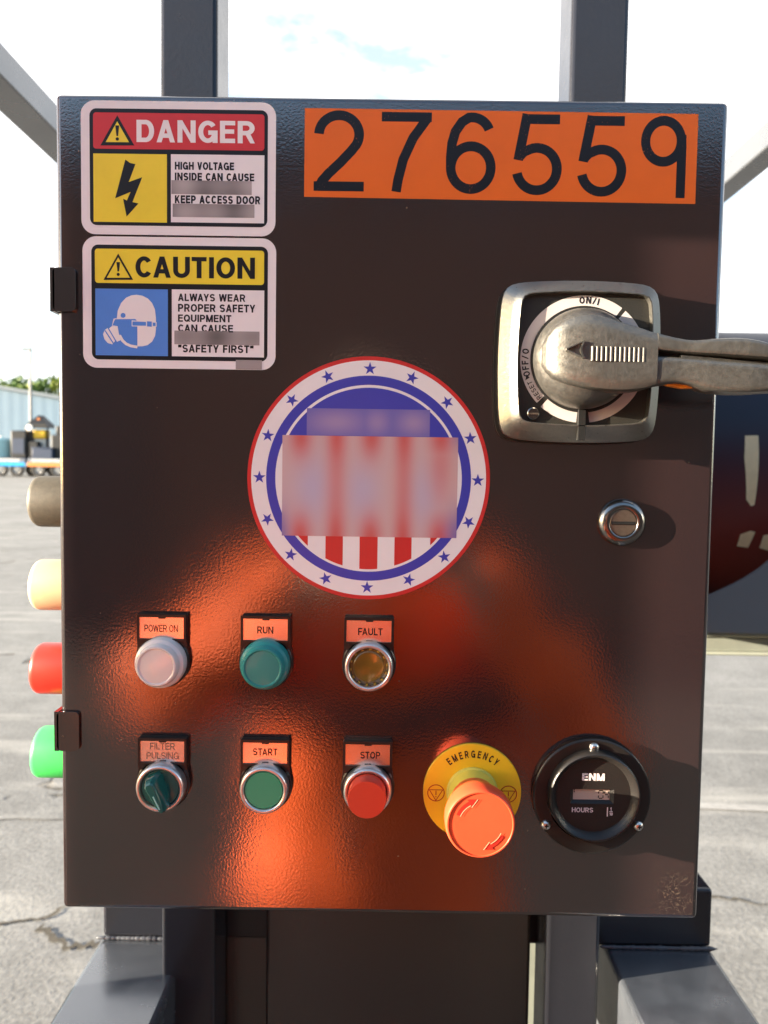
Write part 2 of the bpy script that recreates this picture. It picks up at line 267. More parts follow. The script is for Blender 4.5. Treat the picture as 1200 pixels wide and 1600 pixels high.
# ------------------------------------------------------------------ mesh helpers (x right, y into the picture, z up; d = distance in front of the door)
class MB:
    def __init__(s): s.v = []; s.f = []; s.m = []; s.mats = []
    def mi(s, m):
        if m not in s.mats: s.mats.append(m)
        return s.mats.index(m)
    def add(s, vs, fs, m):
        o = len(s.v); s.v += [tuple(p) for p in vs]; k = s.mi(m)
        for f in fs: s.f.append(tuple(i + o for i in f)); s.m.append(k)
        return s
    def box(s, x0, x1, y0, y1, z0, z1, m):
        vs = [(x, y, z) for z in (z0, z1) for y in (y0, y1) for x in (x0, x1)]
        return s.add(vs, [(0,2,3,1),(4,5,7,6),(0,1,5,4),(2,6,7,3),(0,4,6,2),(1,3,7,5)], m)
    def obox(s, c, ax, ay, az, m):
        c, ax, ay, az = map(Vector, (c, ax, ay, az))
        vs = [c + i*ax + j*ay + k*az for k in (-1, 1) for j in (-1, 1) for i in (-1, 1)]
        return s.add(vs, [(0,2,3,1),(4,5,7,6),(0,1,5,4),(2,6,7,3),(0,4,6,2),(1,3,7,5)], m)
    def loft(s, loops, m, cap0=True, cap1=True):
        n = len(loops[0]); vs = [p for lp in loops for p in lp]; fs = []
        for i in range(len(loops) - 1):
            for j in range(n):
                k = (j + 1) % n; fs.append((i*n + j, i*n + k, (i+1)*n + k, (i+1)*n + j))
        if cap0: fs.append(tuple(range(n))[::-1])
        if cap1: fs.append(tuple((len(loops)-1)*n + j for j in range(n)))
        return s.add(vs, fs, m)
    def lathe(s, c, prof, m, n=64, axis='y', cap0=False, cap1=True):
        """prof: (radius, distance) pairs; axis y = towards the viewer, x = to the left, z = up"""
        loops = []
        for r, h in prof:
            lp = []
            for j in range(n):
                a = 2*math.pi*j/n; ca, sa = r*math.cos(a), r*math.sin(a)
                if axis == 'y': lp.append((c[0] + ca, c[1] - h, c[2] + sa))
                elif axis == 'x': lp.append((c[0] - h, c[1] + ca, c[2] + sa))
                else: lp.append((c[0] + ca, c[1] + sa, c[2] + h))
            loops.append(lp)
        return s.loft(loops, m, cap0, cap1)
    def flat(s, poly, d, m):
        pts = [Vector((x, -d, z)) for x, z in poly]
        return s.add(pts, [tuple(t) for t in geometry.tessellate_polygon([pts])], m)
    def prism(s, poly, d0, d1, m):
        n = len(poly); a = [(x, -d0, z) for x, z in poly]; b = [(x, -d1, z) for x, z in poly]
        tri = [tuple(t) for t in geometry.tessellate_polygon([[Vector((x, 0, z)) for x, z in poly]])]
        fs = [(i, (i+1) % n, n + (i+1) % n, n + i) for i in range(n)] + tri + [tuple(n + i for i in t) for t in tri]
        return s.add(a + b, fs, m)
    def arc(s, c, r0, r1, a0, a1, d, m, n=64):
        vs = []
        for i in range(n + 1):
            a = R(a0 + (a1 - a0)*i/n)
            for r in (r0, r1): vs.append((c[0] + r*math.cos(a), -d, c[1] + r*math.sin(a)))
        return s.add(vs, [(2*i, 2*i+1, 2*i+3, 2*i+2) for i in range(n)], m)
    def ribbon(s, pts, wd, d, m, closed=False, fn=None, d0=None):
        n = len(pts); P = [Vector(p) for p in pts]; vs = []
        for i in range(n):
            a = P[i-1] if (i > 0 or closed) else None; b = P[(i+1) % n] if (i < n-1 or closed) else None
            t0 = (P[i] - a).normalized() if a is not None else None; t1 = (b - P[i]).normalized() if b is not None else None
            t = ((t0 or t1) + (t1 or t0)).normalized(); nn = Vector((-t.y, t.x))
            k = 1.0
            if t0 and t1: k = 1/max(0.45, t.dot(t1))
            for sgn in (-1, 1):
                q = P[i] + nn*sgn*wd/2*k
                if fn: q = Vector(fn(q.x, q.y))
                vs.append((q.x, -d, q.y))
        e = n if closed else n - 1
        fs = [(2*i, 2*i+1, (2*i+3) % (2*n), (2*i+2) % (2*n)) for i in range(e)]
        if d0 is not None:
            N = 2*n; vs = vs + [(x, -d0, z) for x, y, z in vs]
            fs += [(2*i, (2*i+2) % N, N + (2*i+2) % N, N + 2*i) for i in range(e)] + [(2*i+1, N + 2*i+1, N + (2*i+3) % N, (2*i+3) % N) for i in range(e)]
            if not closed: fs += [(0, 1, N+1, N), (N-2, N-1, 2*N-1, 2*N-2)]
        return s.add(vs, fs, m)
    def text(s, body, box, d, m, bold=0.0, gap=1.0, word=1.0):
        vs, fs = glyphs(body, bold, gap, word)
        x0, x1 = min(v[0] for v in vs), max(v[0] for v in vs); y0, y1 = min(v[1] for v in vs), max(v[1] for v in vs)
        X0, Z0, X1, Z1 = box
        return s.add([(X0 + (v[0]-x0)/(x1-x0)*(X1-X0), -d - v[2]*2e-5, Z0 + (v[1]-y0)/(y1-y0)*(Z1-Z0)) for v in vs], fs, m)
    def arctext(s, body, c, r, a_mid, h, d, m, bold=0.0, step=None, squash=1.0):
        """letters round a circle, tops outward, read clockwise; h = letter height, r = radius of the letters' feet"""
        H = max(v[1] for v in glyphs('H', bold)[0]); k = h/H
        wds = [(max(v[0] for v in glyphs(ch, bold)[0]) - min(v[0] for v in glyphs(ch, bold)[0]))*k*squash for ch in body]
        gp = step if step is not None else h*0.18
        tot = sum(wds) + gp*(len(body) - 1); u = -tot/2
        for ch, wd in zip(body, wds):
            vs, fs = glyphs(ch, bold); x0 = min(v[0] for v in vs); th = R(a_mid) - (u + wd/2)/(r + h/2)
            tx, tz = math.sin(th), -math.cos(th); nx, nz = math.cos(th), math.sin(th)
            o = []
            for v in vs:
                lx = (v[0] - x0)*k*squash - wd/2; ly = v[1]*k + r
                o.append((c[0] + nx*ly + tx*lx, -d - v[2]*2e-5, c[1] + nz*ly + tz*lx))
            s.add(o, fs, m); u += wd + gp
        return s
    def build(s, name, parent=None, bevel=0.0, seg=2, smooth=35, loc=None, recalc=True, label=None):
        me = bpy.data.meshes.new(name); me.from_pydata(s.v, [], s.f)
        for m in s.mats: me.materials.append(m)
        for p, k in zip(me.polygons, s.m): p.material_index = k
        if recalc:
            b = bmesh.new(); b.from_mesh(me); bmesh.ops.remove_doubles(b, verts=b.verts, dist=1e-6)
            bmesh.ops.recalc_face_normals(b, faces=b.faces); b.to_mesh(me); b.free()
        me.shade_smooth(); me.set_sharp_from_angle(angle=R(smooth))
        o = bpy.data.objects.new(name, me); COL.objects.link(o)
        if parent: o.parent = parent
        if loc: o.location = loc
        if bevel:
            md = o.modifiers.new('bevel', 'BEVEL'); md.width = bevel; md.segments = seg; md.limit_method = 'ANGLE'; md.angle_limit = R(40)
        if label: o['label'] = label
        return o

# lettering drawn stroke by stroke: every letter is a few flat ribbons one unit high
def earc(cx, cz, rx, rz, a0, a1, n=28): return [(cx + rx*math.cos(R(a0 + (a1-a0)*i/n)), cz + rz*math.sin(R(a0 + (a1-a0)*i/n))) for i in range(n + 1)]
LW = dict(A=.72, B=.68, C=.71, D=.70, E=.60, F=.56, G=.76, H=.70, K=.70, L=.54, M=.84, N=.72, O=.77, P=.65, R=.69, S=.65, T=.62, U=.69, V=.68, W=.98, X=.68, Y=.68)
def letter(ch, t):
    c = t/2; w = LW.get(ch, 0.5); stem = [(c, 0), (c, 1)]; stem2 = [(w-c, 0), (w-c, 1)]; mid = w/2
    def bowl(z0, z1, wd): cz = (z0+z1)/2; return [(c, z1), (wd*0.52, z1)] + earc(wd*0.52, cz, wd*0.48 - c, (z1-z0)/2, 84, -84, 14) + [(wd*0.52, z0), (c, z0)]
    if ch == 'A': q = [[(c*0.95, -.05), (mid, 1.03)], [(w-c*0.95, -.05), (mid, 1.03)], [(w*.2, .30), (w*.8, .30)]]
    elif ch == 'B': q = [stem, bowl(.53, 1-c, w*.95), bowl(c, .53, w)]
    elif ch == 'C': q = [earc(mid, .5, mid-c, .5-c, 38, 322, 34)]
    elif ch == 'D': q = [stem, bowl(c, 1-c, w)]
    elif ch == 'E': q = [stem, [(c, 1-c), (w, 1-c)], [(c, .52), (w*.94, .52)], [(c, c), (w, c)]]
    elif ch == 'F': q = [stem, [(c, 1-c), (w, 1-c)], [(c, .50), (w*.92, .50)]]
    elif ch == 'G': q = [earc(mid, .5, mid-c, .5-c, 38, 335, 34), [(mid*1.05, .46), (w-c, .46)], [(w-c*.9, .46+c), (w-c*.9, 0)]]
    elif ch == 'H': q = [stem, stem2, [(c, .52), (w-c, .52)]]
    elif ch == 'I': w = t; q = [stem]
    elif ch == 'K': q = [stem, [(w-c*1.3, 1.05), (c*1.2, .33)], [(w*.40, .62), (w-c*1.1, -.05)]]
    elif ch == 'L': q = [stem, [(c, c), (w, c)]]
    elif ch == 'M': q = [stem, stem2, [(c*1.1, 1.05), (mid, -.02)], [(w-c*1.1, 1.05), (mid, -.02)]]
    elif ch == 'N': q = [stem, stem2, [(c*1.0, 1.05), (w-c*1.0, -.05)]]
    elif ch == 'O' or ch == 'Q': w = .77; q = [earc(mid + 0.385 - mid, .5, 0.385-c, .5-c, 0, 360, 40)[:-1]] + ([[(.42, .30), (.74, -.02)]] if ch == 'Q' else [])
    elif ch == 'o': q = [earc(mid, .5, mid-c, .5-c, 0, 360, 40)[:-1]]
    elif ch == 'P': q = [stem, bowl(.44, 1-c, w)]
    elif ch == 'R': q = [stem, bowl(.46, 1-c, w*.97), [(w*.52, .50), (w-c*1.0, -.05)]]
    elif ch == 'S': rz = (1-2*c)/4; q = [earc(mid, 1-c-rz, mid-c, rz, 22, 270, 24) + earc(mid, c+rz, mid-c, rz, 90, -158, 24)[1:]]
    elif ch == 'T': q = [[(0, 1-c), (w, 1-c)], [(mid, 0), (mid, 1-c)]]
    elif ch == 'U': q = [[(c, 1)] + earc(mid, .36, mid-c, .36-c, 180, 360, 20) + [(w-c, 1)]]
    elif ch == 'V': q = [[(c*.95, 1.05), (mid, -.03)], [(w-c*.95, 1.05), (mid, -.03)]]
    elif ch == 'W': q = [[(c*.95, 1.05), (w*.27, -.03)], [(w*.5, 1.03), (w*.27, -.03)], [(w*.5, 1.03), (w*.73, -.03)], [(w-c*.95, 1.05), (w*.73, -.03)]]
    elif ch == 'X': q = [[(c, 1.05), (w-c, -.05)], [(w-c, 1.05), (c, -.05)]]
    elif ch == 'Y': q = [[(c*.95, 1.05), (mid, .38)], [(w-c*.95, 1.05), (mid, .38)], [(mid, 0), (mid, .46)]]
    elif ch == '/': w = .36; q = [[(.0, -.05), (w, 1.05)]]
    elif ch == '0': w = .56; q = [earc(w/2, .5, w/2-c, .5-c, 0, 360, 32)[:-1]]
    elif ch == '1': w = .34; q = [[(w-c, 0), (w-c, 1)], [(w-c, .86), (0, .70)]]
    else: w = .40; q = [[(.10, .62), (.08, .85), (.14, 1.0)], [(.30, .62), (.28, .85), (.34, 1.0)]]
    return w, q, ch in 'O0Q'
_gl = {}
def glyphs(body, bold=0.0, gap=1.0, word=1.0):
    k = (body, bold, gap, word)
    if k not in _gl:
        t = 0.225 if bold > 0.026 else 0.20 if bold > 0.015 else (0.165 if bold > 0.008 else 0.13); vs = []; fs = []; x = 0.0
        for ch in body:
            if ch == ' ': x += 0.30*word; pv = ' '; continue
            w_, q, cl = letter(ch, t)
            if vs and ch in 'ATYVW' and pv in 'ACLFPTYOVWUK': x -= 0.075 if ch + pv in ('AT', 'TA', 'AY', 'YA', 'WA', 'AW', 'AL', 'AV') or 'A' in ch + pv else 0.03
            pv = ch
            for li, pts in enumerate(q):
                tmp = MB(); tmp.ribbon(pts, t, 0, m_black, cl and li == 0); o = len(vs)
                vs += [(x + a, min(1.0, max(0.0, c)), li) for a, b_, c in tmp.v]; fs += [tuple(o + i for i in f) for f in tmp.f]
            x += w_ + 0.10*gap
        _gl[k] = (vs, fs)
    return _gl[k]

def rrect(x0, z0, x1, z1, r, n=8):
    p = []
    for cx, cz, a in ((x1-r, z1-r, 0), (x0+r, z1-r, 90), (x0+r, z0+r, 180), (x1-r, z0+r, 270)):
        for i in range(n + 1):
            t = R(a + 90*i/n); p.append((cx + r*math.cos(t), cz + r*math.sin(t)))
    return p
def circ(cx, cz, r, n=96): return [(cx + r*math.cos(2*math.pi*i/n), cz + r*math.sin(2*math.pi*i/n)) for i in range(n)]
def pill(cx, cz, hw, hh, e=12, bulge=0.05, n=120):
    """square with tight corners and slightly bowed sides"""
    return [(cx + (x)*(1 - bulge*(z/hh)**2), cz + z*(1 - bulge*(x/hw)**2)) for x, z in sq(0, 0, hw, hh, e, n)]
def sq(cx, cz, hw, hh, e=7, n=96):
    p = []
    for i in range(n):
        a = 2*math.pi*i/n; c, s_ = math.cos(a), math.sin(a)
        k = (abs(c)**e + abs(s_)**e)**(-1/e); p.append((cx + hw*c*k, cz + hh*s_*k))
    return p
mm = 0.001
def S(*a): return tuple(x*mm for x in a)
def SP(pts): return [(x*mm, z*mm) for x, z in pts]

def empty(name, loc=(0,0,0), label=None, cat=None, group=None, rz=0):
    o = bpy.data.objects.new(name, None); COL.objects.link(o); o.location = loc; o.rotation_euler = (0, 0, rz); o.empty_display_size = 0.1
    return tag(o, label, cat, group)
def tag(o, label=None, cat=None, group=None, kind=None):
    if label: o['label'] = label
    if cat: o['category'] = cat
    if group: o['group'] = group
    if kind: o['kind'] = kind
    return o
def copy_tree(o, parent=None):
    c = o.copy(); COL.objects.link(c)
    if parent: c.parent = parent
    for ch in [x for x in bpy.data.objects if x.parent == o]: copy_tree(ch, c)
    return c

# ------------------------------------------------------------------ the yard (falls gently towards the camera)
SL = 0.021
def gz(y): return SL*y
g = MB()
N = 40
ys = [-300 + 0*i for i in range(1)]
g.add([(-900, -500, gz(-500)), (900, -500, gz(-500)), (900, 1400, gz(1400)), (-900, 1400, gz(1400))], [(0, 1, 2, 3)], m_conc)
tag(g.build('ground'), kind='structure')
def ground_line(p0, p1, wd):
    a = Vector(p0); b = Vector(p1); t = (b - a).normalized(); nn = Vector((-t.y, t.x))*wd/2
    q = [a + nn, a - nn, b - nn, b + nn]
    l_ = MB(); l_.add([(v.x, v.y, gz(v.y) + 0.004) for v in q], [(0, 1, 2, 3)], m_paint); return l_
tag(ground_line((1.05, 2.62), (9.0, 2.20), 0.055).build('road_marking'), kind='structure')

b = MB(); b.add([(-14, -6.99, gz(-6.99) + 0.006), (24, -6.99, gz(-6.99) + 0.006), (24, 0.75, gz(0.75) + 0.006), (-14, 0.75, gz(0.75) + 0.006)], [(0, 1, 2, 3)], m_apron)  # dark sheet added around the camera to darken the ground in reflections
tag(b.build('added_dark_apron'), kind='structure')
def crack(pts, wd, seed, m=m_crack):
    rr = random.Random(seed); q = []
    for (xa, ya), (xb_, yb) in zip(pts, pts[1:]):
        for i in range(9):
            t = i/9; q.append((xa + (xb_ - xa)*t + rr.uniform(-1, 1)*0.011, ya + (yb - ya)*t + rr.uniform(-1, 1)*0.011))
    b = MB(); vs = []
    for i, (x, y) in enumerate(q):
        a = Vector(q[max(0, i-1)]); c = Vector(q[min(len(q)-1, i+1)]); t = (c - a).normalized(); w_ = wd*rr.uniform(0.25, 1.0)*(0.2 if i in (0, len(q)-1) else 1)
        for s_ in (-1, 1): vs.append((x - t.y*s_*w_, y + t.x*s_*w_, gz(y) + 0.004))
    b.add(vs, [(2*i, 2*i+1, 2*i+3, 2*i+2) for i in range(len(q) - 1)], m); return b
tag(crack([(-1.60, 1.66), (-1.22, 1.73), (-1.05, 1.78), (-0.98, 1.90), (-0.80, 2.0), (-0.5, 2.05)], 0.009, 1).build('ground_crack'), kind='structure')
tag(crack([(-1.05, 1.735), (-0.93, 1.64), (-0.84, 1.655), (-0.6, 1.70)], 0.013, 2).build('ground_crack'), kind='structure')
tag(crack([(1.0, 1.98), (1.2, 1.93), (1.5, 1.84), (2.2, 1.9)], 0.007, 3).build('ground_crack'), kind='structure')
tag(crack([(-4.2, 2.33), (-2.4, 2.33), (-1.2, 2.40), (-0.5, 2.50)], 0.006, 4).build('ground_crack'), kind='structure')
# ------------------------------------------------------------------ steel cage that carries the box
fr = empty('tube_stand', (0, 0, ZC), 'dark painted steel tube stand with two square posts behind the control box', 'stand')
GB = -ZC                                       # yard level in frame coordinates
def tube(name, x0, x1, y0, y1, z0, z1, m=m_frame, label=None, bv=0.004):
    return MB().box(x0, x1, y0, y1, z0, z1, m).build(name, fr, bevel=bv, seg=3, label=label)
tube('post', -0.2050, -0.1545, 0.212, 0.2625, GB + 0.006, 0.700)
tube('post', 0.1560, 0.2065, 0.212, 0.2625, GB + 0.006, 0.700)
tube('post', -0.686, -0.620, -0.181, -0.111, GB + 0.0, 0.644)
tube('post', 0.700, 0.752, -0.181, -0.129, GB + 0.0, 0.644)
tube('rail', -0.686, -0.620, -0.19, 1.55, 0.645, 0.697, m_rail)
tube('rail', 0.700, 0.752, -0.19, 1.55, 0.645, 0.697, m_rail)
tube('crossbar', -0.619, 0.699, 0.2635, 0.314, 0.646, 0.696)
tube('crossbar', -0.619, 0.699, 1.49, 1.54, 0.646, 0.696)
tube('sticker_shade_plate', -0.682, -0.624, -0.1935, -0.1815, 0.315, 0.640, bv=0.001)  # unseen plate, added to shade the right end of the number sticker
tube('cabinet_shade_plate', -0.680, -0.624, 0.032, 0.103, -0.50, -0.12, bv=0.001); tube('shade_plate_bar', -0.680, -0.624, -0.1105, 0.0315, -0.50, -0.46, bv=0.001)  # unseen plate added to shade the cabinet, and the bar holding it
tube('base_beam', -0.2805, 0.334, 0.2640, 0.318, -0.446, -0.385)
tube('fork_tube', -0.2830, -0.192, -0.30, 0.330, -0.540, -0.4475, m_fork, bv=0.005)
tube('fork_tube', 0.2268, 0.3350, -0.30, 0.330, -0.540, -0.4475, m_fork, bv=0.005)
for x0, x1 in ((-0.279, -0.206), (0.2285, 0.333)):
    b = MB(); n = 17
    for i in range(n):
        x = x0 + (x1 - x0)*i/(n - 1)
        b.lathe((x, 0.2625, -0.4455), [(0.0001, -0.0075), (0.0016 + 0.0012*random.random(), -0.003 + 0.004*random.random()), (0.0018, 0.004), (0.0001, 0.0075)], m_weld, n=10, axis='x')
    b.build('weld_bead', fr, smooth=60)
cb = empty('steel_cabinet', (0, 0, ZC), 'brown black steel cabinet standing between the two frame posts under the control box', 'cabinet')
b = MB(); b.box(-0.112, 0.1485, 0.244, 0.62, GB + 0.01, -0.10, m_brown); b.build('cabinet_body', cb, bevel=0.004, seg=3)
b = MB(); b.box(-0.175, -0.1125, 0.2645, 0.60, GB + 0.01, -0.10, m_brown); b.build('side_flange', cb, bevel=0.002)

# ------------------------------------------------------------------ control box
bx = empty('control_box', (0, 0, ZC), 'dark brown steel electrical control box with safety stickers, push buttons and a rotary switch', 'control box')
MB().box(-0.1995, 0.1995, 0.0185, 0.2105, -0.2505, 0.2505, m_case).build('enclosure', bx, bevel=0.002)
d = MB().box(-0.2032, 0.2032, 0, 0.018, -0.254, 0.254, m_door)
d.build('door', bx, bevel=0.0034, seg=4, label='dark brown powder coated door with a scuffed lower right corner')
for z0, z1, lb in ((123.5, 149.9, 'hinge tab by the caution sticker'), (-150.1, -124.9, 'hinge tab near the green side button')):
    b = MB(); b.prism(rrect(*S(-204.6, z0, -190.6, z1), 0.003), 0.0003, 0.0022, m_case); b.box(-0.2062, -0.2034, -0.0022, 0.03, z0*mm, z1*mm, m_case)
    b.build('hinge', bx, bevel=0.0006, label=lb)

def sign(name, lb): return empty_part(name, lb)
def empty_part(name, lb, loc=(0, 0, 0)):
    o = bpy.data.objects.new(name, None); COL.objects.link(o); o.parent = bx; o.location = loc; o['label'] = lb; o.empty_display_size = 0.02
    return o
def patch(b_, x0, z0, x1, z1, d_, colfn, nx, nz):
    """blurred-out lettering rebuilt as a printed patch: colours per vertex"""
    vs = []; cs = []
    for j in range(nz + 1):
        for i in range(nx + 1):
            u, v = i/nx, j/nz; vs.append(((x0 + (x1-x0)*u)*mm, -d_, (z0 + (z1-z0)*v)*mm)); cs.append(colfn(u, v))
    fs = [(j*(nx+1)+i, j*(nx+1)+i+1, (j+1)*(nx+1)+i+1, (j+1)*(nx+1)+i) for j in range(nz) for i in range(nx)]
    me = bpy.data.meshes.new('blurred_print'); me.from_pydata(vs, [], fs); me.materials.append(m_blurred)
    ca = me.color_attributes.new('print', 'FLOAT_COLOR', 'POINT')
    for k, c in enumerate(cs): ca.data[k].color = (*c, 1)
    o = bpy.data.objects.new('blurred_print', me); COL.objects.link(o); o.parent = b_
    return o
def lin(r, g_, b_):
    f = lambda c: ((c/255 + 0.055)/1.055)**2.4 if c > 10 else c/255/12.92
    return (f(r), f(g_), f(b_))
def greys(seed):
    rr = random.Random(seed); ks = [rr.uniform(0, 6.28) for _ in range(4)]
    def f(u, v):
        k = 0.30 + 0.075*math.sin(u*7 + ks[0]) + 0.05*math.sin(u*15 + ks[1]) + 0.03*math.sin(v*4 + ks[2])
        return (k*1.0, k*0.90, k*0.93)
    return f

T = 0.00005                                    # thickness of one printed layer
# --- danger sticker
s1 = sign('warning_sticker', 'white rounded DANGER sticker with a red header and a black lightning bolt')
b = MB(); b.prism(rrect(*S(-187.5, 170.6, -69.3, 249.9), 0.0085), 0, T, m_white)
b.flat(rrect(*S(-182.2, 176.0, -74.2, 245.2), 0.0042), 2*T, m_black)
b.flat(rrect(*S(-180.0, 221.4, -76.3, 242.8), 0.0018), 3*T, m_red)
b.flat(SP([(-180, 178), (-135.3, 178), (-135.3, 218.6), (-180, 218.6)]), 3*T, m_yel)
b.flat(SP([(-132.9, 178.3), (-76.2, 178.3), (-76.2, 218.7), (-132.9, 218.7)]), 3*T, m_white)
b.build('sticker_sheet', s1, recalc=False)
b = MB(); b.flat(SP([(-165.3, 241.2), (-175.6, 223.3), (-155.0, 223.5)]), 4*T, m_black)
b.flat(SP([(-165.3, 237.6), (-172.4, 225.3), (-158.2, 225.4)]), 5*T, m_yel)
b.flat(SP([(-166.5, 235.2), (-164.1, 235.2), (-164.8, 228.9), (-165.8, 228.9)]), 6*T, m_black); b.flat(SP(circ(-165.3, 227.2, 1.0, 20)), 6*T, m_black)
b.build('warning_triangle', s1, recalc=False)
b = MB(); b.flat(SP([(-160.5, 215.2), (-157.7, 213.2), (-154.4, 212.5), (-158.5, 201.9), (-150.3, 204.8), (-156.3, 190.0), (-152.6, 189.2), (-159.9, 181.3), (-162.0, 192.0), (-159.7, 190.9), (-157.4, 196.0), (-166.8, 192.1)]), 4*T, m_black)
b.build('lightning_bolt', s1, recalc=False)
b = MB(); b.text('DANGER', S(-153.7, 225.6, -82.0, 238.7), 4*T, m_white, 0.022)
b.text('HIGH VOLTAGE', S(-130.5, 209.6, -94.6, 214.2), 4*T, m_black, 0.03, 1.0, 1.3); b.text('INSIDE CAN CAUSE', S(-130.5, 203.2, -82.3, 207.8), 4*T, m_black, 0.03, 1.0, 1.3)
b.text('KEEP ACCESS DOOR', S(-130.5, 189.6, -78.6, 194.4), 4*T, m_black, 0.03, 1.0, 1.3)
b.build('lettering', s1, recalc=False)
patch(s1, -132.6, 195.1, -83.8, 203.3, 4.5*T, greys(1), 40, 4); patch(s1, -131.8, 181.5, -82.1, 189.4, 4.5*T, greys(2), 40, 4)
# --- caution sticker
s2 = sign('warning_sticker', 'white rounded CAUTION sticker with a yellow header and a masked head on blue')
b = MB(); b.prism(rrect(*S(-187.0, 90.0, -68.7, 169.4), 0.0085), 0, T, m_white)
b.flat(rrect(*S(-181.6, 95.1, -73.7, 164.4), 0.0042), 2*T, m_black)
b.flat(rrect(*S(-179.4, 141.4, -76.0, 162.0), 0.0018), 3*T, m_yel)
b.flat(SP([(-179.3, 97.6), (-134.8, 97.6), (-134.8, 138.0), (-179.3, 138.0)]), 3*T, m_blue)
b.flat(SP([(-132.4, 97.6), (-75.8, 97.6), (-75.8, 138.1), (-132.4, 138.1)]), 3*T, m_white)
b.build('sticker_sheet', s2, recalc=False)
b = MB(); b.flat(SP([(-165.1, 159.2), (-174.2, 143.2), (-156.0, 143.5)]), 4*T, m_black)
b.flat(SP([(-165.1, 156.8), (-172.2, 144.5), (-158.0, 144.7)]), 5*T, m_yel)
b.flat(SP([(-166.2, 154.0), (-164.0, 154.0), (-164.6, 148.4), (-165.6, 148.4)]), 6*T, m_black); b.flat(SP(circ(-165.1, 146.6, 0.95, 20)), 6*T, m_black)
b.build('warning_triangle', s2, recalc=False)
def c2(x, y): return ((-187.0 + (x - 0)*118.3/1168), (169.6 - (y - 2)*79.4/795))
b = MB()
hd = [c2(*p) for p in [(205,505),(212,450),(232,405),(262,372),(295,357),(325,353),(360,358),(395,375),(420,402),(437,440),(443,490),(443,560),(438,600),(420,635),(392,657),(362,665),(330,666),(330,510),(300,510)]]
b.flat(SP(hd), 4*T, m_white)
b.flat(SP([c2(*p) for p in [(186,500),(205,496),(196,545),(176,542)]]), 4.2*T, m_white)
b.flat(SP([c2(*p) for p in [(176,545),(210,542),(218,590),(232,628),(206,640),(186,600),(150,566)]]), 4.1*T, m_white)
b.flat(SP([c2(x, y) for x, y in [(150 + 0,556),(205,622),(178,656),(150,648),(130,625),(122,595),(132,570)]]), 4*T, m_white)
for k in (0, 1):
    b.ribbon(SP([c2(134 + 20*k, 572 - 14*k), (c2(186 + 16*k, 652 - 12*k))]), 0.0007, 5*T, m_blue)
b.ribbon(SP([c2(*p) for p in [(222,600),(240,632),(262,652),(290,664),(330,670)]]), 0.0017, 4.6*T, m_white)
b.flat(SP([c2(*p) for p in [(190,513),(196,503),(318,500),(326,508),(326,660),(300,655),(268,640),(240,610),(222,570),(214,545),(180,540)]]), 4.4*T, m_blue)
b.flat(SP([c2(*p) for p in [(296,509),(448,517),(447,545),(296,545)]]), 5*T, m_white)
b.flat(SP([c2(*p) for p in [(301,515),(383,517),(383,540),(301,540)]]), 5.4*T, m_blue); b.flat(SP([c2(*p) for p in [(389,513),(418,514),(418,546),(389,544)]]), 5.6*T, m_blue)
b.flat(SP([c2(*p) for p in [(424,520),(441,521),(441,541),(424,541)]]), 5.6*T, m_blue); b.flat(SP(circ(*c2(244, 479), 1.5, 24)), 5*T, m_blue)
b.build('masked_head_symbol', s2, recalc=False)
b = MB(); b.text('CAUTION', S(-154.6, 145.0, -81.6, 157.7), 4*T, m_black, 0.025)
for tx, bb in (('ALWAYS WEAR', (-128.6, 131.1, -87.4, 135.6)), ('PROPER SAFETY', (-128.6, 124.7, -81.3, 129.4)), ('EQUIPMENT', (-128.6, 118.6, -95.9, 123.0)), ('CAN CAUSE', (-128.6, 112.5, -94.8, 117.0)), ('\u201cSAFETY FIRST\u201c', (-128.6, 100.1, -82.0, 104.8))):
    b.text(tx, S(*bb), 4*T, m_black, 0.018, 1.0, 1.3)
b.build('lettering', s2, recalc=False)
patch(s2, -130.8, 104.9, -78.6, 113.2, 4.5*T, greys(3), 40, 4); patch(s2, -93.1, 90.2, -77.0, 95.9, 4.5*T, lambda u, v: (0.35, 0.315, 0.325), 8, 4)

# --- number plate sticker
s3 = sign('number_sticker', 'orange sticker with the black digits 276559 across the top right of the door')
def pq(u, v):
    x = -52.0*(1-u) + 184.8*u; z0 = 194.5*(1-u) + 193.2*u; z1 = 246.9*(1-u) + 246.2*u
    return (x*mm, (z0 + (z1 - z0)*v)*mm)
b = MB(); b.prism([pq(0,0), pq(1,0), pq(1,1), pq(0,1)], 0, T, m_orange); b.build('sticker_sheet', s3)
WD = 5.7
def digit(ch):
    if ch == '2': return [(earc(15, 33.6, 11.9, 11.4, 178, -32, 26) + [(22.3, 24.0), (16, 17.2), (9, 10.6), (5.2, 6.2), (3.6, 3.0)], 0), ([(0.2, 3.05), (30, 3.05)], 0)]
    if ch == '7': return [([(0, 45), (30, 45)], 0), ([(27.6, 44.6), (19.0, 32.5), (13.2, 19.5), (10.2, 7), (9.2, 0)], 0)]
    if ch == '6': return [(earc(15.2, 15.6, 12.0, 12.5, 0, 360, 44)[:-1], 1), (earc(15.5, 33.8, 11.0, 11.1, 22, 100, 12) + [(9.5, 42.2), (5.6, 36.5), (3.7, 29.5), (3.1, 21.5), (3.2, 15.6)], 0)]
    if ch == '5': return [([(6.6, 45), (28.2, 45)], 0), ([(8.9, 47.9), (4.1, 20.8)], 0), ([(4.6, 22.6), (7.3, 25.6)] + earc(15.2, 15.6, 11.9, 12.5, 118, -168, 36), 0)]
    if ch == '9': return [(earc(14.0, 33.2, 11.2, 12.0, 0, 360, 44)[:-1], 1), ([(25.4, 37), (25.6, 31), (25.6, 0)], 0)]
b = MB()
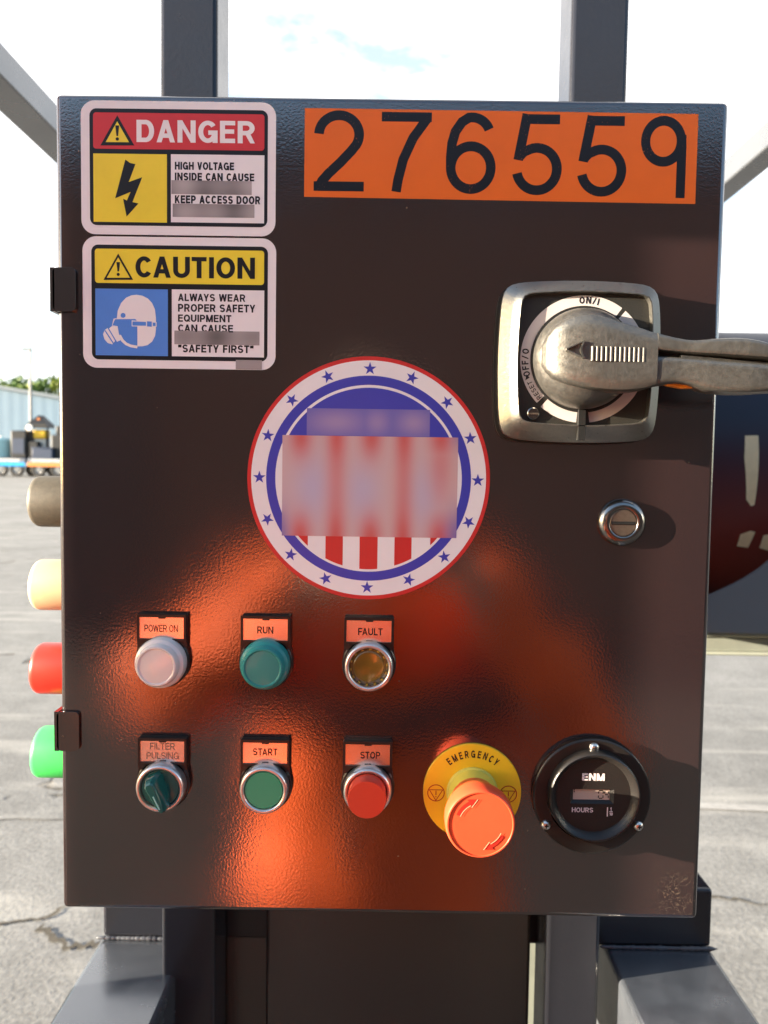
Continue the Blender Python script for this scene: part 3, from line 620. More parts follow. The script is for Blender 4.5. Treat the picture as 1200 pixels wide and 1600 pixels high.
for ch, (x0, z0, x1, z1) in zip('276559', ((-46.5, 197.9, -15.9, 245.9), (-5.5, 198.2, 24.6, 245.3), (33.3, 197.2, 63.6, 245.7), (73.0, 197.0, 103.6, 245.0), (112.2, 196.6, 142.5, 244.5), (150.9, 196.6, 179.7, 244.8))):
    for k, (pts, cl) in enumerate(digit(ch)):
        b.ribbon(pts, WD, (2 + 0.4*k)*T, m_digit, bool(cl), fn=lambda x, z: ((x0 + x/30.0*(x1-x0))*mm, (z0 + z/48.0*(z1-z0))*mm))
b.build('lettering', s3, recalc=False)

# --- round sticker
s4 = sign('round_sticker', 'round red white and blue sticker ringed with stars, its middle lettering blurred out')
CX, CZ = -10.6, 24.1
b = MB(); b.prism(SP(circ(CX, CZ, 75.1, 128)), 0, T, m_sred); b.flat(SP(circ(CX, CZ, 72.7, 128)), 2*T, m_white)
b.flat(SP(circ(CX, CZ, 63.4, 128)), 3*T, m_navy); b.flat(SP(circ(CX, CZ, 57.7, 128)), 4*T, m_white)
b.build('sticker_sheet', s4, recalc=False)
b = MB(); a0 = math.asin((50.2 - CZ)/56.0)
b.flat(SP([(CX + 56.0*math.cos(a0 + (math.pi - 2*a0)*i/48), CZ + 56.0*math.sin(a0 + (math.pi - 2*a0)*i/48)) for i in range(49)]), 5*T, m_navy)
for x0, x1 in ((-58.0, -47.8), (-36.8, -26.0), (-15.6, -4.4), (6.1, 16.7), (28.3, 39.1)):
    n = 10; bot = [(x0 + (x1-x0)*i/n, CZ - math.sqrt(max(0, 56.2**2 - (x0 + (x1-x0)*i/n - CX)**2))) for i in range(n + 1)]
    top = [(x1, 50.1), (x0, 50.1)]
    top = [(x, min(z, CZ + math.sqrt(max(0, 56.2**2 - (x - CX)**2)))) for x, z in top]
    b.flat(SP(bot + top), 5*T, m_sred)
b.build('stripes', s4, recalc=False)
b = MB()
for k in range(16):
    a = R(90 - 22.5*k); cx, cz = CX + 67.6*math.cos(a), CZ + 67.6*math.sin(a); ro = {0: 0, 4: 0, 8: 0, 12: 0}.get(k, (-22.5*k) % 72)
    pts = []
    for j in range(10):
        rr = 4.15 if j % 2 == 0 else 1.62; t = R(90 + ro + 36*j); pts.append((cx + rr*math.cos(t), cz + rr*math.sin(t)))
    b.flat(SP(pts), 3*T, m_navy)
b.build('stars', s4, recalc=False)
def gs(x, c, s_): return math.exp(-((x - c)/s_)**2)
WHT, RED_, LAV, BLU = (0.62, 0.50, 0.53), (0.60, 0.10, 0.10), (0.50, 0.44, 0.60), (0.10, 0.08, 0.42)
def mixc(a, b_, t): t = max(0, min(1, t)); return tuple(x*(1-t) + y*t for x, y in zip(a, b_))
def blur_main(u, v):
    zx = 206 + 807*u; zy = 868 - 447*v; edge = max(gs(v, 1.0, 0.22), gs(v, 0.0, 0.22))
    c = mixc(WHT, (0.60, 0.36, 0.37), 0.45)
    r = max(gs(zx, 290, 52)*edge, gs(zx, 455, 46)*(0.55 + 0.45*edge), gs(zx, 615, 52)*edge, gs(zx, 765, 44)*(0.62 + 0.38*edge), gs(zx, 935, 55)*max(edge, 0.55*gs(v, 0.75, 0.4)))
    lv = max(gs(zx, 345, 90)*gs(v, 0.48, 0.34), gs(zx, 575, 85)*gs(v, 0.45, 0.30)*0.9, gs(zx, 860, 75)*gs(v, 0.42, 0.32)*0.8)
    c = mixc(c, LAV, lv); c = mixc(c, RED_, r*0.92)
    c = mixc(c, BLU, 0.75*max(gs(zx, 195, 45), gs(zx, 1020, 60))*gs(v, 0.0, 0.28)); c = mixc(c, BLU, 0.5*gs(zx, 1020, 40)*gs(v, 1.05, 0.16))
    return c
patch(s4, -64.0, -11.8, 44.4, 50.4, 6*T, blur_main, 72, 44)
def blur_top(u, v):
    c = (0.11, 0.105, 0.47); k = max(gs(u, 0.24, 0.20), 0.85*gs(u, 0.57, 0.09), gs(u, 0.87, 0.12))*gs(v, 0.5, 0.42)
    return mixc(mixc(c, (0.20, 0.17, 0.48), 0.6), (0.40, 0.29, 0.50), 0.85*k)
patch(s4, -49.1, 50.6, 26.7, 67.1, 6*T, blur_top, 60, 14)

# --- rotary disconnect switch
sw = empty_part('rotary_switch', 'cast metal rotary disconnect switch with its lever turned to the right')
HX, HZ = 114.2, 95.6
def lp(cx, cz, hw, hh, d_, e=12): return [(x*mm, -d_*mm, z*mm) for x, z in pill(cx, cz, hw*1.02, hh*1.02, e)]
b = MB(); b.loft([lp(HX-0.4, HZ, 48.0, 47.6, 0.0), lp(HX-0.4, HZ, 48.0, 47.6, 2.5)], m_rub, False, True)
b.build('gasket', sw)
b = MB(); b.loft([lp(HX, HZ, 46.6, 46.2, 2.6, 12), lp(HX, HZ, 47.4, 47.0, 11.6, 12), lp(HX, HZ, 47.2, 46.8, 12.6, 12), lp(HX, HZ, 46.6, 46.2, 13.2, 12), lp(HX+1.6, HZ+0.9, 38.9, 38.5, 20.6, 18), lp(HX+1.6, HZ+0.9, 38.4, 38.0, 20.6, 18), lp(HX+1.6, HZ+0.9, 38.0, 37.6, 17.0, 18)], m_cast, False, False)
b.build('bezel', sw, smooth=22)
DX, DZ = 115.6, 96.6
b = MB(); b.flat([(x*mm, z*mm) for x, z in pill(HX+1.6, HZ+0.9, 38.8, 38.4, 18)], 0.0170, m_dial)
for a0, a1 in ((54, 224), (229, 265), (277, 410)): b.arc(S(DX, DZ), 0.0312, 0.0372, a0, a1, 0.01708, m_ring, 80)
b.arctext('ON/I', S(DX, DZ), 0.0324, 86, 0.0040, 0.01717, m_black, 0.02, step=0.0009)
b.arctext('OFF/O', S(DX, DZ), 0.0324, 184, 0.0040, 0.01717, m_black, 0.02, step=0.0009)
b.arctext('RESET', S(DX, DZ), 0.0328, 213, 0.0029, 0.01717, m_black, 0.01, step=0.0007)
a = R(199.5); b.flat([(DX*mm + 0.0333*math.cos(a), DZ*mm + 0.0333*math.sin(a)), (DX*mm + 0.0362*math.cos(a + 0.02), DZ*mm + 0.0362*math.sin(a + 0.02)), (DX*mm + 0.0346*math.cos(a - 0.07), DZ*mm + 0.0346*math.sin(a - 0.07))], 0.01717, m_black)
b.build('dial', sw, recalc=False)
b = MB(); b.box(0.1130, 0.1170, -0.0206, -0.0165, 0.0490, 0.0690, m_dark); b.build('pointer_slot', sw)
b = MB(); c = S(86.6, 64.3); b.lathe((c[0], 0, c[1]), [(0.0036, 0.0170), (0.0036, 0.0184), (0.0031, 0.0188)], m_lockc, n=32)
b.box(c[0] - 0.003, c[0] + 0.003, -0.0190, -0.0180, c[1] - 0.0005, c[1] + 0.0005, m_lockp); b.build('screw', sw)
b = MB(); b.lathe((0.1148, 0, 0.0963), [(0.0305, 0.0171), (0.0305, 0.0182)], m_dark, n=80)
b.build('knob_gap', sw)
b = MB(); b.lathe((0.1148, 0, 0.0963), [(0.0292, 0.0180), (0.0292, 0.0220), (0.0284, 0.0255), (0.0262, 0.030), (0.0225, 0.0345), (0.0170, 0.0380), (0.010, 0.040), (0.0001, 0.0405)], m_lever, n=80)
b.box(0.0872, 0.0925, -0.0262, -0.022, 0.0960, 0.0972, m_cast)
b.build('knob', sw, smooth=50)
secs = [(88.5,102,91,30,22),(90.5,107,87,34.5,20),(94,112,83,38.5,20),(100,116.2,80,41.5,20),(108,118.6,77.8,43.5,20),(116,118.2,76.3,44.5,20),(128,114.6,75.0,45,21),(142,109.8,76.2,45.5,25),(151.5,106.8,79.4,46,28),(162,104.2,80.6,46,31),(170,103.4,79.0,47,31),(178,104.4,75.8,48,30),(190,105.2,74.9,49,29),(200,104.4,75,50,29),(210,102.0,75.6,50,30),(225,98,77,49,31),(238,93,80,47,33),(244,88,84,43,36)]
def slot_z(x): return 96.4 - (x - 151)*0.070
def jaw(rows, m=m_lever, e=7):
    lps = []
    for x, zu, zl, pf, pb in rows:
        zc, hz, pc, hp = (zu+zl)/2, (zu-zl)/2, (pf+pb)/2, (pf-pb)/2; q = []
        for j in range(48):
            a = 2*math.pi*(j + 0.5)/48; ca, sa = math.cos(a), math.sin(a)
            k = (abs(ca)**e + abs(sa)**e)**(-1/e); q.append((x*mm, -(pc + hp*ca*k)*mm, (zc + hz*sa*k)*mm))
        lps.append(q)
    return lps
def dens(rows, n=4):
    o = []
    for a, b_ in zip(rows, rows[1:]):
        for i in range(n):
            t = i/n; o.append(tuple(x*(1-t) + y*t for x, y in zip(a, b_)))
    return o + [rows[-1]]
def smooth_rows(rows):
    r = dens(rows); 
    for _ in range(5): r = [r[0]] + [(r[i][0],) + tuple((r[i-1][k] + 2*r[i][k] + r[i+1][k])/4 for k in range(1, 5)) for i in range(1, len(r)-1)] + [r[-1]]
    return r
rows = smooth_rows(secs)
body = [r for r in rows if r[0] <= 151.0]
b = MB(); b.loft(jaw(body), m_lever)
upj = [(x, zu, slot_z(x) + 1.15, pf, pb) for x, zu, zl, pf, pb in rows if x >= 149.0]; loj = [(x, slot_z(x) - 1.15, zl, pf - 0.7, pb) for x, zu, zl, pf, pb in rows if x >= 149.0]
b.loft(jaw(upj), m_lever); b.loft(jaw(loj), m_lever)
b.build('lever', sw, smooth=38)
b = MB(); b.prism(SP([(150, slot_z(150) + 1.5), (236, slot_z(236) + 1.5), (236, slot_z(236) - 1.5), (150, slot_z(150) - 1.5)]), 0.034, 0.0405, m_dark)
b.prism(SP([(163, slot_z(163) + 0.1), (225, slot_z(225) + 0.1), (225, slot_z(225) - 1.4), (163, slot_z(163) - 1.4)]), 0.034, 0.0432, m_cast); b.build('lever_slot', sw)
b = MB()
for k in range(12):
    x = 113.6 + k*2.55; b.lathe((x*mm, -0.0446 - 0.00002*k, 0.0917 - k*0.00004), [(0.0010, 0), (0.0010, 0.0078)], m_rib, n=12, axis='z', cap0=True)
b.build('grip_rib', sw, smooth=50)
b = MB(); b.ribbon(SP([(99.0, 98.0), (108.0, 102.2)]), 0.0006, 0.0452, m_lever, d0=0.041); b.ribbon(SP([(99.0, 97.6), (108.0, 93.4)]), 0.0006, 0.0452, m_lever, d0=0.041)
b.ribbon(SP([(108.6, 102.4), (107.4, 100), (107.0, 97.8), (107.4, 95.6), (108.6, 93.2)]), 0.0009, 0.0455, m_cast, d0=0.041)
b.build('arrow_mark', sw)
b = MB(); b.prism(SP([(155, 80.6), (160, 82.4), (168, 81.4), (174, 78.2), (166, 78.0), (158, 79.4)]), 0.034, 0.0395, m_tab); b.build('lock_tab', sw, bevel=0.0006)

# --- key lock
lk = empty_part('cam_lock', 'round dark chrome lock with a horizontal key slot')
b = MB(); b.lathe((0.1462, 0, -0.0004), [(0.0144, 0), (0.0146, 0.0018), (0.0140, 0.0034), (0.0124, 0.0048), (0.0104, 0.0055), (0.0090, 0.0054), (0.0085, 0.0050), (0.0083, 0.0044)], m_lockc, n=72, cap1=False); b.build('lock_ring', lk, smooth=60)
b = MB(); b.lathe((0.1462, 0, -0.0004), [(0.0083, 0.0030), (0.0082, 0.0045), (0.0078, 0.0048)], m_lockp, n=48)
b.build('lock_plug', lk); MB().box(0.1388, 0.1536, -0.0050, -0.0040, -0.0012, 0.0004, m_dark).build('key_slot', lk); MB().box(0.1392, 0.1532, -0.00515, -0.0040, -0.00165, -0.00125, m_lockc).build('slot_edge', lk)

# --- push buttons with legend plates
def pushbutton(name, x, z, text, lb, faded=False):
    p = empty_part(name, lb, (x*mm, 0, z*mm))
    b = MB(); b.prism(rrect(*S(-15.7, 9, 15.2, 29.8), 0.0016), 0.0002, 0.0042, m_bpl); b.lathe((0, 0, 0), [(0.0168, 0), (0.0168, 0.0035), (0.016, 0.0042)], m_bpl)
    b.prism(SP([(-15.7, 10), (15.2, 10), (16.6, 2), (-16.6, 2)]), 0.0002, 0.0036, m_bpl)
    for x0, x1, z0, z1 in ((-15.5, 15, 27.9, 29.6), (-15.5, 15, 12.9, 14.3), (-15.5, -14.2, 14.3, 27.9), (13.6, 15, 14.3, 27.9)): b.box(x0*mm, x1*mm, -0.0054, -0.004, z0*mm, z1*mm, m_bpl)
    b.box(-0.0022, 0.0022, -0.0052, -0.004, 0.0270, 0.0279, m_bpl); b.box(-0.002, 0.002, -0.0052, -0.004, 0.0143, 0.0152, m_bpl)
    b.build('legend_holder', p, bevel=0.0004)
    b = MB(); b.flat(SP([(-14.2, 14.3), (13.6, 14.3), (13.6, 27.9), (-14.2, 27.9)]), 0.0045, m_label)
    ink = m_inkf if faded else m_ink
    if '\n' in text:
        t1, t2 = text.split('\n'); b.text(t1, S(-8.0, 22.2, 7.6, 26.4), 0.0046, ink, 0.004); b.text(t2, S(-10.2, 16.2, 10.0, 20.4), 0.0046, ink, 0.004)
    else:
        hw = {'POWER ON': 10.4, 'RUN': 5.0, 'FAULT': 7.6, 'START': 7.6, 'STOP': 6.2}[text]; h0 = {'START': 19.6}.get(text, 18.6)
        dx = {'FAULT': 0.6, 'STOP': 1.4, 'POWER ON': -0.6, 'RUN': -0.4}.get(text, -0.2)
        b.text(text, S(dx - hw, h0, dx + hw, h0 + 4.4), 0.0046, ink, 0.012 if text != 'POWER ON' else 0.004)
    b.build('legend_plate', p, recalc=False)
    return p
def bezel(p, r_in=0.0120):
    b = MB(); b.lathe((0, 0, 0), [(0.0150, 0.0036), (0.0152, 0.0075), (0.0150, 0.0105), (0.0143, 0.0120), (0.0133, 0.0124), (r_in + 0.0006, 0.0120), (r_in, 0.0112), (r_in, 0.0070)], m_bez, n=72, cap1=False)
    b.build('bezel', p, smooth=60)
zt, zb_ = -91.2, -169.3
p = pushbutton('indicator_light', -137.3, zt, 'POWER ON', 'clear white indicator light under the POWER ON plate')
b = MB(); b.lathe((0, 0, 0), [(0.0155, 0.0038), (0.0157, 0.0080), (0.0150, 0.0108), (0.0138, 0.0118), (0.0132, 0.0122), (0.0129, 0.0132), (0.0128, 0.0158), (0.0120, 0.0172), (0.0112, 0.0174), (0.0108, 0.0168), (0.0104, 0.0166), (0.006, 0.0170), (0.0001, 0.0171)], m_lensw, n=72); b.build('lens', p, smooth=28)
p = pushbutton('indicator_light', -72.8, zt, 'RUN', 'teal indicator light under the RUN plate')
b = MB(); b.lathe((0, 0, 0), [(0.0153, 0.0038), (0.0155, 0.0080), (0.0148, 0.0108), (0.0138, 0.0118), (0.0132, 0.0122), (0.0129, 0.0132), (0.0128, 0.0158), (0.0120, 0.0172), (0.0112, 0.0174), (0.0108, 0.0168), (0.0104, 0.0166), (0.006, 0.0170), (0.0001, 0.0171)], m_lensg, n=72); b.build('lens', p, smooth=28)
p = pushbutton('indicator_light', -8.6, zt, 'FAULT', 'amber indicator light in a silver bezel under the FAULT plate'); bezel(p)
b = MB(); b.lathe((0, 0, 0), [(0.0119, 0.0085), (0.0112, 0.0090), (0.0092, 0.0102), (0.0080, 0.0098), (0.0001, 0.0094)], m_lenso, n=72)
for k in range(14):
    a = 2*math.pi*(k + 0.3)/14; b.obox((0.0112*math.cos(a), -0.0096, 0.0112*math.sin(a)), (0.0008*-math.sin(a), 0, 0.0008*math.cos(a)), (0, 0.0006, 0), (0.0006*math.cos(a), 0, 0.0006*math.sin(a)), m_lensy)
b.build('lens', p, smooth=28)
p = pushbutton('selector_knob', -137.0, zb_, 'FILTER\nPULSING', 'dark teal selector knob under the faded FILTER PULSING plate', True); bezel(p)
b = MB(); b.lathe((0, 0, 0), [(0.0119, 0.0075), (0.0119, 0.0100), (0.0112, 0.0106), (0.0001, 0.0108)], m_knobg, n=64)
tq = Vector((0.0045, 0, -0.0092)).normalized(); sd = Vector((0.0092, 0, 0.0045)).normalized(); lps = []
for h, l0, l1, wd in ((10.5, 10.6, 12.0, 5.6), (15.0, 10.3, 12.2, 5.0), (19.5, 9.8, 12.0, 3.9), (22.5, 8.8, 11.0, 3.1), (23.3, 7.8, 9.8, 2.3)):
    lps.append([tuple((tq*ll + sd*ww)*mm + Vector((0, -h*mm, 0))) for ll, ww in ((-l0, -wd*0.55), (-l0*0.8, -wd), (l1*0.35, -wd*0.85), (l1, -wd*0.25), (l1, wd*0.25), (l1*0.35, wd*0.85), (-l0*0.8, wd), (-l0, wd*0.55))])
b.loft(lps, m_knobg); b.build('knob', p, smooth=25, bevel=0.0004)
b = MB(); b.obox(tuple(tq*0.004 + Vector((0, -0.02345, 0))), tuple(tq*0.0045), (0, 0.0002, 0), tuple(sd*0.0004), m_knobl); b.build('pointer_line', p)
p = pushbutton('push_button', -72.6, zb_, 'START', 'flush green push button under the START plate'); bezel(p)
b = MB(); b.lathe((0, 0, 0), [(0.0117, 0.0080), (0.0117, 0.0108), (0.0114, 0.0112), (0.0001, 0.0113)], m_capg, n=72); b.build('button_cap', p, smooth=40)
p = pushbutton('push_button', -8.4, zb_, 'STOP', 'raised red push button under the STOP plate'); bezel(p)
b = MB(); b.lathe((0, 0, 0), [(0.0117, 0.0080), (0.0117, 0.0215), (0.0113, 0.0222), (0.0001, 0.0224)], m_capr, n=72); b.build('button_cap', p, smooth=40)

# --- emergency stop
p = empty_part('emergency_button', 'orange red mushroom emergency stop button on a round yellow plate', (0.0575, 0, -0.1722))
b = MB(); b.lathe((0, 0, 0), [(0.0309, 0), (0.0309, 0.0016), (0.0306, 0.0019)], m_eyel, n=96)
b.arctext('EMERGENCY', (0, 0), 0.0222, 90, 0.0047, 0.0020, m_ink, 0.02, step=0.00165, squash=0.72)
for ix in (-0.0228, 0.0228):
    b.ribbon([(ix + 0.0052*math.cos(2*math.pi*i/40), -0.0008 + 0.0052*math.sin(2*math.pi*i/40)) for i in range(40)], 0.0006, 0.0020, m_edk, True)
    b.ribbon([(ix - 0.0042, 0.0012), (ix + 0.0042, 0.0012), (ix, -0.0056)], 0.0005, 0.00202, m_edk, True)
    b.box(ix - 0.0003, ix + 0.0003, -0.00205, -0.0019, -0.0022, 0.0006, m_edk); b.box(ix - 0.0003, ix + 0.0003, -0.00205, -0.0019, -0.0036, -0.0030, m_edk)
b.build('warning_plate', p, recalc=False)
b = MB(); b.lathe((0, 0, 0), [(0.0162, 0.0016), (0.0162, 0.0030), (0.0152, 0.0036), (0.0146, 0.0110), (0.0140, 0.0140)], m_ebase, n=72); b.build('collar', p, smooth=40)
b = MB(); b.lathe((0, 0, 0), [(0.0146, 0.0142), (0.0153, 0.0180), (0.0166, 0.0230), (0.0187, 0.0290), (0.0199, 0.0330), (0.0202, 0.0360), (0.0202, 0.0420), (0.0198, 0.0440), (0.0192, 0.0449), (0.0186, 0.0450), (0.0183, 0.0444), (0.0001, 0.0446)], m_ered, n=96)
b.build('button_head', p, smooth=32)
b = MB()
for o_ in (0, 180):
    b.arc((0, 0), 0.0128, 0.0150, 158 + o_ - (0 if not o_ else 5), 118 + o_, 0.04475, m_edk, 20); a = R(118 + o_)
    tg = Vector((math.sin(a), -math.cos(a))); nr = Vector((math.cos(a), math.sin(a))); c = nr*0.0139
    b.flat([tuple(c + nr*0.0026), tuple(c + tg*0.0052), tuple(c - nr*0.0026)], 0.04475, m_edk)
    b.ribbon([(0.0126*math.cos(R(t + o_)), 0.0126*math.sin(R(t + o_))) for t in range(158, 116, -4)], 0.0004, 0.0450, m_scrm)
    b.ribbon([tuple(c - nr*0.0026), tuple(c + tg*0.0052)], 0.0004, 0.0450, m_scrm)
b.build('turn_arrow', p, recalc=False)

# --- hour meter
p = empty_part('hour_meter', 'round black hour meter with a small LCD reading and three screws', (0.1320, 0, -0.1722))
b = MB(); b.lathe((0, 0, 0), [(0.0362, 0), (0.0367, 0.0008), (0.0367, 0.0048), (0.0361, 0.0055), (0.0352, 0.0057), (0.0282, 0.0057)], m_gauge, n=110, cap1=False)
b.build('flange', p, smooth=40)
b = MB(); b.lathe((0, 0, 0.0022), [(0.0284, 0.0050), (0.0282, 0.0105), (0.0278, 0.0122), (0.0270, 0.0128), (0.0262, 0.0126), (0.0232, 0.0086), (0.0229, 0.0080)], m_gauge, n=100, cap1=False)
b.build('ring', p, smooth=40)
b = MB(); lx0, lx1, lz0, lz1 = -0.0122, 0.0105, -0.0014, 0.0052
outer = circ(0, 0.0022, 0.0232, 80); inner = [(lx0 - 0.002, lz0 - 0.0018), (lx1 + 0.0022, lz0 - 0.0018), (lx1 + 0.0022, lz1 + 0.0008), (lx0 - 0.002, lz1 + 0.0008)]
V2 = [Vector((x, -0.0084, z)) for x, z in outer]; V3 = [Vector((x, -0.0084, z)) for x, z in inner]
tri = geometry.tessellate_polygon([V2, V3]); b.add(V2 + V3, [tuple(t) for t in tri], m_gauge)
i2 = [(lx0, lz0), (lx1, lz0), (lx1, lz1), (lx0, lz1)]
b.loft([[(x, -0.0084, z) for x, z in inner], [(x, -0.0064, z) for x, z in i2]], m_gauge, False, False); b.build('face', p, smooth=30)
b = MB(); b.flat(i2, 0.0064, m_lcd)
def seg7(x, z, wd, h, on):
    t = 0.00062; q = {'a': (x, x+wd, z+h-t, z+h), 'g': (x, x+wd, z+h/2-t/2, z+h/2+t/2), 'd': (x, x+wd, z, z+t), 'f': (x-t, x, z+h/2+t, z+h-t), 'b': (x+wd, x+wd+t, z+h/2+t, z+h-t), 'e': (x-t, x, z+t, z+h/2-t), 'c': (x+wd, x+wd+t, z+t, z+h/2-t)}
    for k in on:
        x0, x1, z0, z1 = q[k]; b.flat([(x0, z0), (x1, z0), (x1, z1), (x0, z1)], 0.0065, m_seg)
seg7(0.0040, -0.0008, 0.0022, 0.0055, 'abcdef'); seg7(0.0077, -0.0008, 0.0018, 0.0055, 'bcfg')
for z_ in (0.0034, 0.0046): b.flat([(-0.0118, z_ - 0.0003), (-0.0111, z_ - 0.0003), (-0.0111, z_ + 0.0005), (-0.0118, z_ + 0.0005)], 0.0065, m_seg)
b.build('display', p, recalc=False)
b = MB(); b.text('ENM', S(-7.4, 11.6, 6.6, 16.2), 0.0086, m_gtxt, 0.05, 0.88)
b.text('HOURS', S(-13.2, -8.6, 0.0, -5.6), 0.0086, m_gtxt, 0.012); b.box(0.0086, 0.0092, -0.00865, -0.0085, -0.0110, -0.0052, m_gtxt)
b.text('1', S(10.6, -7.4, 11.4, -5.2), 0.0086, m_gtxt, 0.02); b.box(0.0101, 0.0121, -0.00865, -0.0085, -0.0081, -0.0077, m_gtxt); b.text('10', S(10.2, -10.4, 12.2, -8.4), 0.0086, m_gtxt, 0.02)
b.build('lettering', p, recalc=False)
for sx, sz in ((0.0002, 0.0316), (-0.0284, -0.0182), (0.0293, -0.0179)):
    b = MB(); b.lathe((sx, 0, sz), [(0.0031, 0.0056), (0.0030, 0.0066), (0.0022, 0.0076), (0.0010, 0.0080), (0.0001, 0.0081)], m_screw, n=32)
    b.box(sx - 0.0013, sx + 0.0013, -0.0083, -0.0074, sz - 0.0003, sz + 0.0003, m_dark); b.box(sx - 0.0003, sx + 0.0003, -0.00835, -0.0074, sz - 0.0013, sz + 0.0013, m_dark)
    b.build('screw', p, smooth=50)

# --- push buttons on the left side of the box
for z_, m_, nm, lb in ((4.4, m_sblk, 'side_button', 'dusty black mushroom button, topmost on the left side'), (-54.5, m_scrm, 'side_button', 'cream mushroom button on the left side'), (-114.4, m_sred2, 'side_button', 'bright red mushroom button on the left side'), (-174.8, m_sgrn, 'side_button', 'bright green mushroom button on the left side')):
    p = empty_part(nm, lb, (-0.1996, 0.060, z_*mm))
    b = MB(); b.lathe((0, 0, 0), [(0.0140, 0.0), (0.0150, 0.002), (0.0150, 0.012), (0.0140, 0.014)], m_bez, n=48, axis='x'); b.build('bezel', p, smooth=40)
    b = MB(); b.lathe((0, 0, 0), [(0.0135, 0.0142), (0.0176, 0.0165), (0.0179, 0.020), (0.0179, 0.0415), (0.0176, 0.0432), (0.0168, 0.0446), (0.0154, 0.0453), (0.008, 0.0455), (0.0001, 0.0456)], m_, n=72, axis='x'); b.build('button_head', p, smooth=50)


# ------------------------------------------------------------------ tank on its steel channel, behind the right edge of the box
tk = empty('storage_tank', (0, 1.10, ZC), 'dark glossy horizontal steel tank lying behind the right edge of the control box', 'tank')
TR_, TZ = 0.275, 0.048
def cyl_x(x0, x1, r, cz, m, bulge=0.0, n=96):
    lps = []
    for x, k in ((x0 - bulge, 0.25), (x0 - bulge*0.8, 0.62), (x0 - bulge*0.35, 0.92), (x0, 1), (x1, 1), (x1 + bulge*0.35, 0.92), (x1 + bulge*0.8, 0.62), (x1 + bulge, 0.25)):
        lps.append([(x, r*k*math.cos(2*math.pi*j/n), cz + r*k*math.sin(2*math.pi*j/n)) for j in range(n)])
    return MB().loft(lps, m)
cyl_x(0.34, 1.9, TR_, TZ, m_tank, 0.10).build('shell', tk, smooth=50)
for x in (0.40, 1.7):
    b = MB(); pts = [(-0.2, -0.2345), (0.2, -0.2345)] + [((TR_+0.001)*math.cos(R(t)), TZ + (TR_+0.001)*math.sin(R(t))) for t in range(-45, -136, -10)]
    b.loft([[(x - 0.03, y, z) for y, z in pts], [(x + 0.03, y, z) for y, z in pts]], m_tank); b.build('saddle', tk)
pl = []
b = MB(); arc_ = [(0.2745*math.cos(R(t)), TZ + 0.2745*math.sin(R(t))) for t in range(90, 252, 6)]
outl = [(-0.46, -0.225), (-0.46, 0.50), (0.0, 0.50)] + arc_ + [(-0.095, -0.225)]
holes = [[(-0.3241, 0.100), (-0.3303, 0.1028), (-0.3168, -0.0024), (-0.3150, -0.0036), (-0.3157, 0.0068), (-0.3224, 0.0493)], [(-0.2992, -0.0342), (-0.3059, -0.0245), (-0.3075, -0.0251), (-0.2935, -0.0552), (-0.2900, -0.0559)]]
for xp in (0.400, 0.406):
    V = [[Vector((xp, y, z)) for y, z in q] for q in [outl]]; b.add([p for q in V for p in q], [tuple(t) for t in geometry.tessellate_polygon(V)], m_frame)
for q in [outl]:
    nq = len(q); b.add([(xp, y, z) for xp in (0.400, 0.406) for y, z in q], [(i, (i+1) % nq, nq + (i+1) % nq, nq + i) for i in range(nq)], m_frame)
b.build('tank_shade_plate', tk, recalc=False)  # unseen plate, added to keep the sun off the tank
b = MB(); b.prism(SP([(420, -236), (420, -226), (485, -194), (540, -174.8), (553, -170.2), (583, -155.5), (606, -143.1), (630, -126.4), (646, -113.1), (672, -83.3), (700, -60), (740, -60), (740, -236)]), 0.306, 0.312, m_cradle); b.build('cradle_plate', tk)
m_sunpatch = mat('painted sun patch', (0.88, 0.68, 0.40), 0.6, var=0.1, vscale=40)  # beige patches on the shell: spots of sunlight painted in
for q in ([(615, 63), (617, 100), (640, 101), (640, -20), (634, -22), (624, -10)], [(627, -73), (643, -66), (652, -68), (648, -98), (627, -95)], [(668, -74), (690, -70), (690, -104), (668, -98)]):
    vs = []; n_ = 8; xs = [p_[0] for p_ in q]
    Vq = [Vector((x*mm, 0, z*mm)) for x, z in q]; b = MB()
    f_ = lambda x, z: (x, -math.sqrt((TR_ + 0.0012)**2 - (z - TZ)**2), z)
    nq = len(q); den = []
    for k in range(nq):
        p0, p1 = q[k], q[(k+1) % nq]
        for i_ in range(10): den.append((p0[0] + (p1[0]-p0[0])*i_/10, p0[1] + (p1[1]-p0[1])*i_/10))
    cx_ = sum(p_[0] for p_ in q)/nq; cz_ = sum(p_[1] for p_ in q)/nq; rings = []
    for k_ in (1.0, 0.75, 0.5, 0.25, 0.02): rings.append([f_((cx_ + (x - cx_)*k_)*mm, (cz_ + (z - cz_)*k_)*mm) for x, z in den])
    b.loft(rings, m_sunpatch, False, True); b.build('sun_patch', tk, smooth=80)
ch = empty('support_beam', (0, 1.10, ZC), 'grey green steel channel under the dark tank', 'beam')
b = MB(); b.box(0.28, 2.0, -0.245, 0.25, -0.258, -0.235, m_stone); b.box(0.28, 2.0, -0.238, 0.22, -0.2855, -0.2585, m_stone); b.box(0.28, 2.0, -0.245, 0.25, -0.292, -0.2855, m_stone); b.build('channel', ch, bevel=0.003)
for x in (0.765, 1.3): MB().box(x, x + 0.012, -0.2445, -0.2385, -0.285, -0.2585, m_stone).build('stiffener', ch)
for x in (0.30, 1.9): MB().box(x, x + 0.045, -0.06, 0.0, -ZC + gz(1.05) - 0.005, -0.2925, m_stone).build('leg', ch, bevel=0.004)

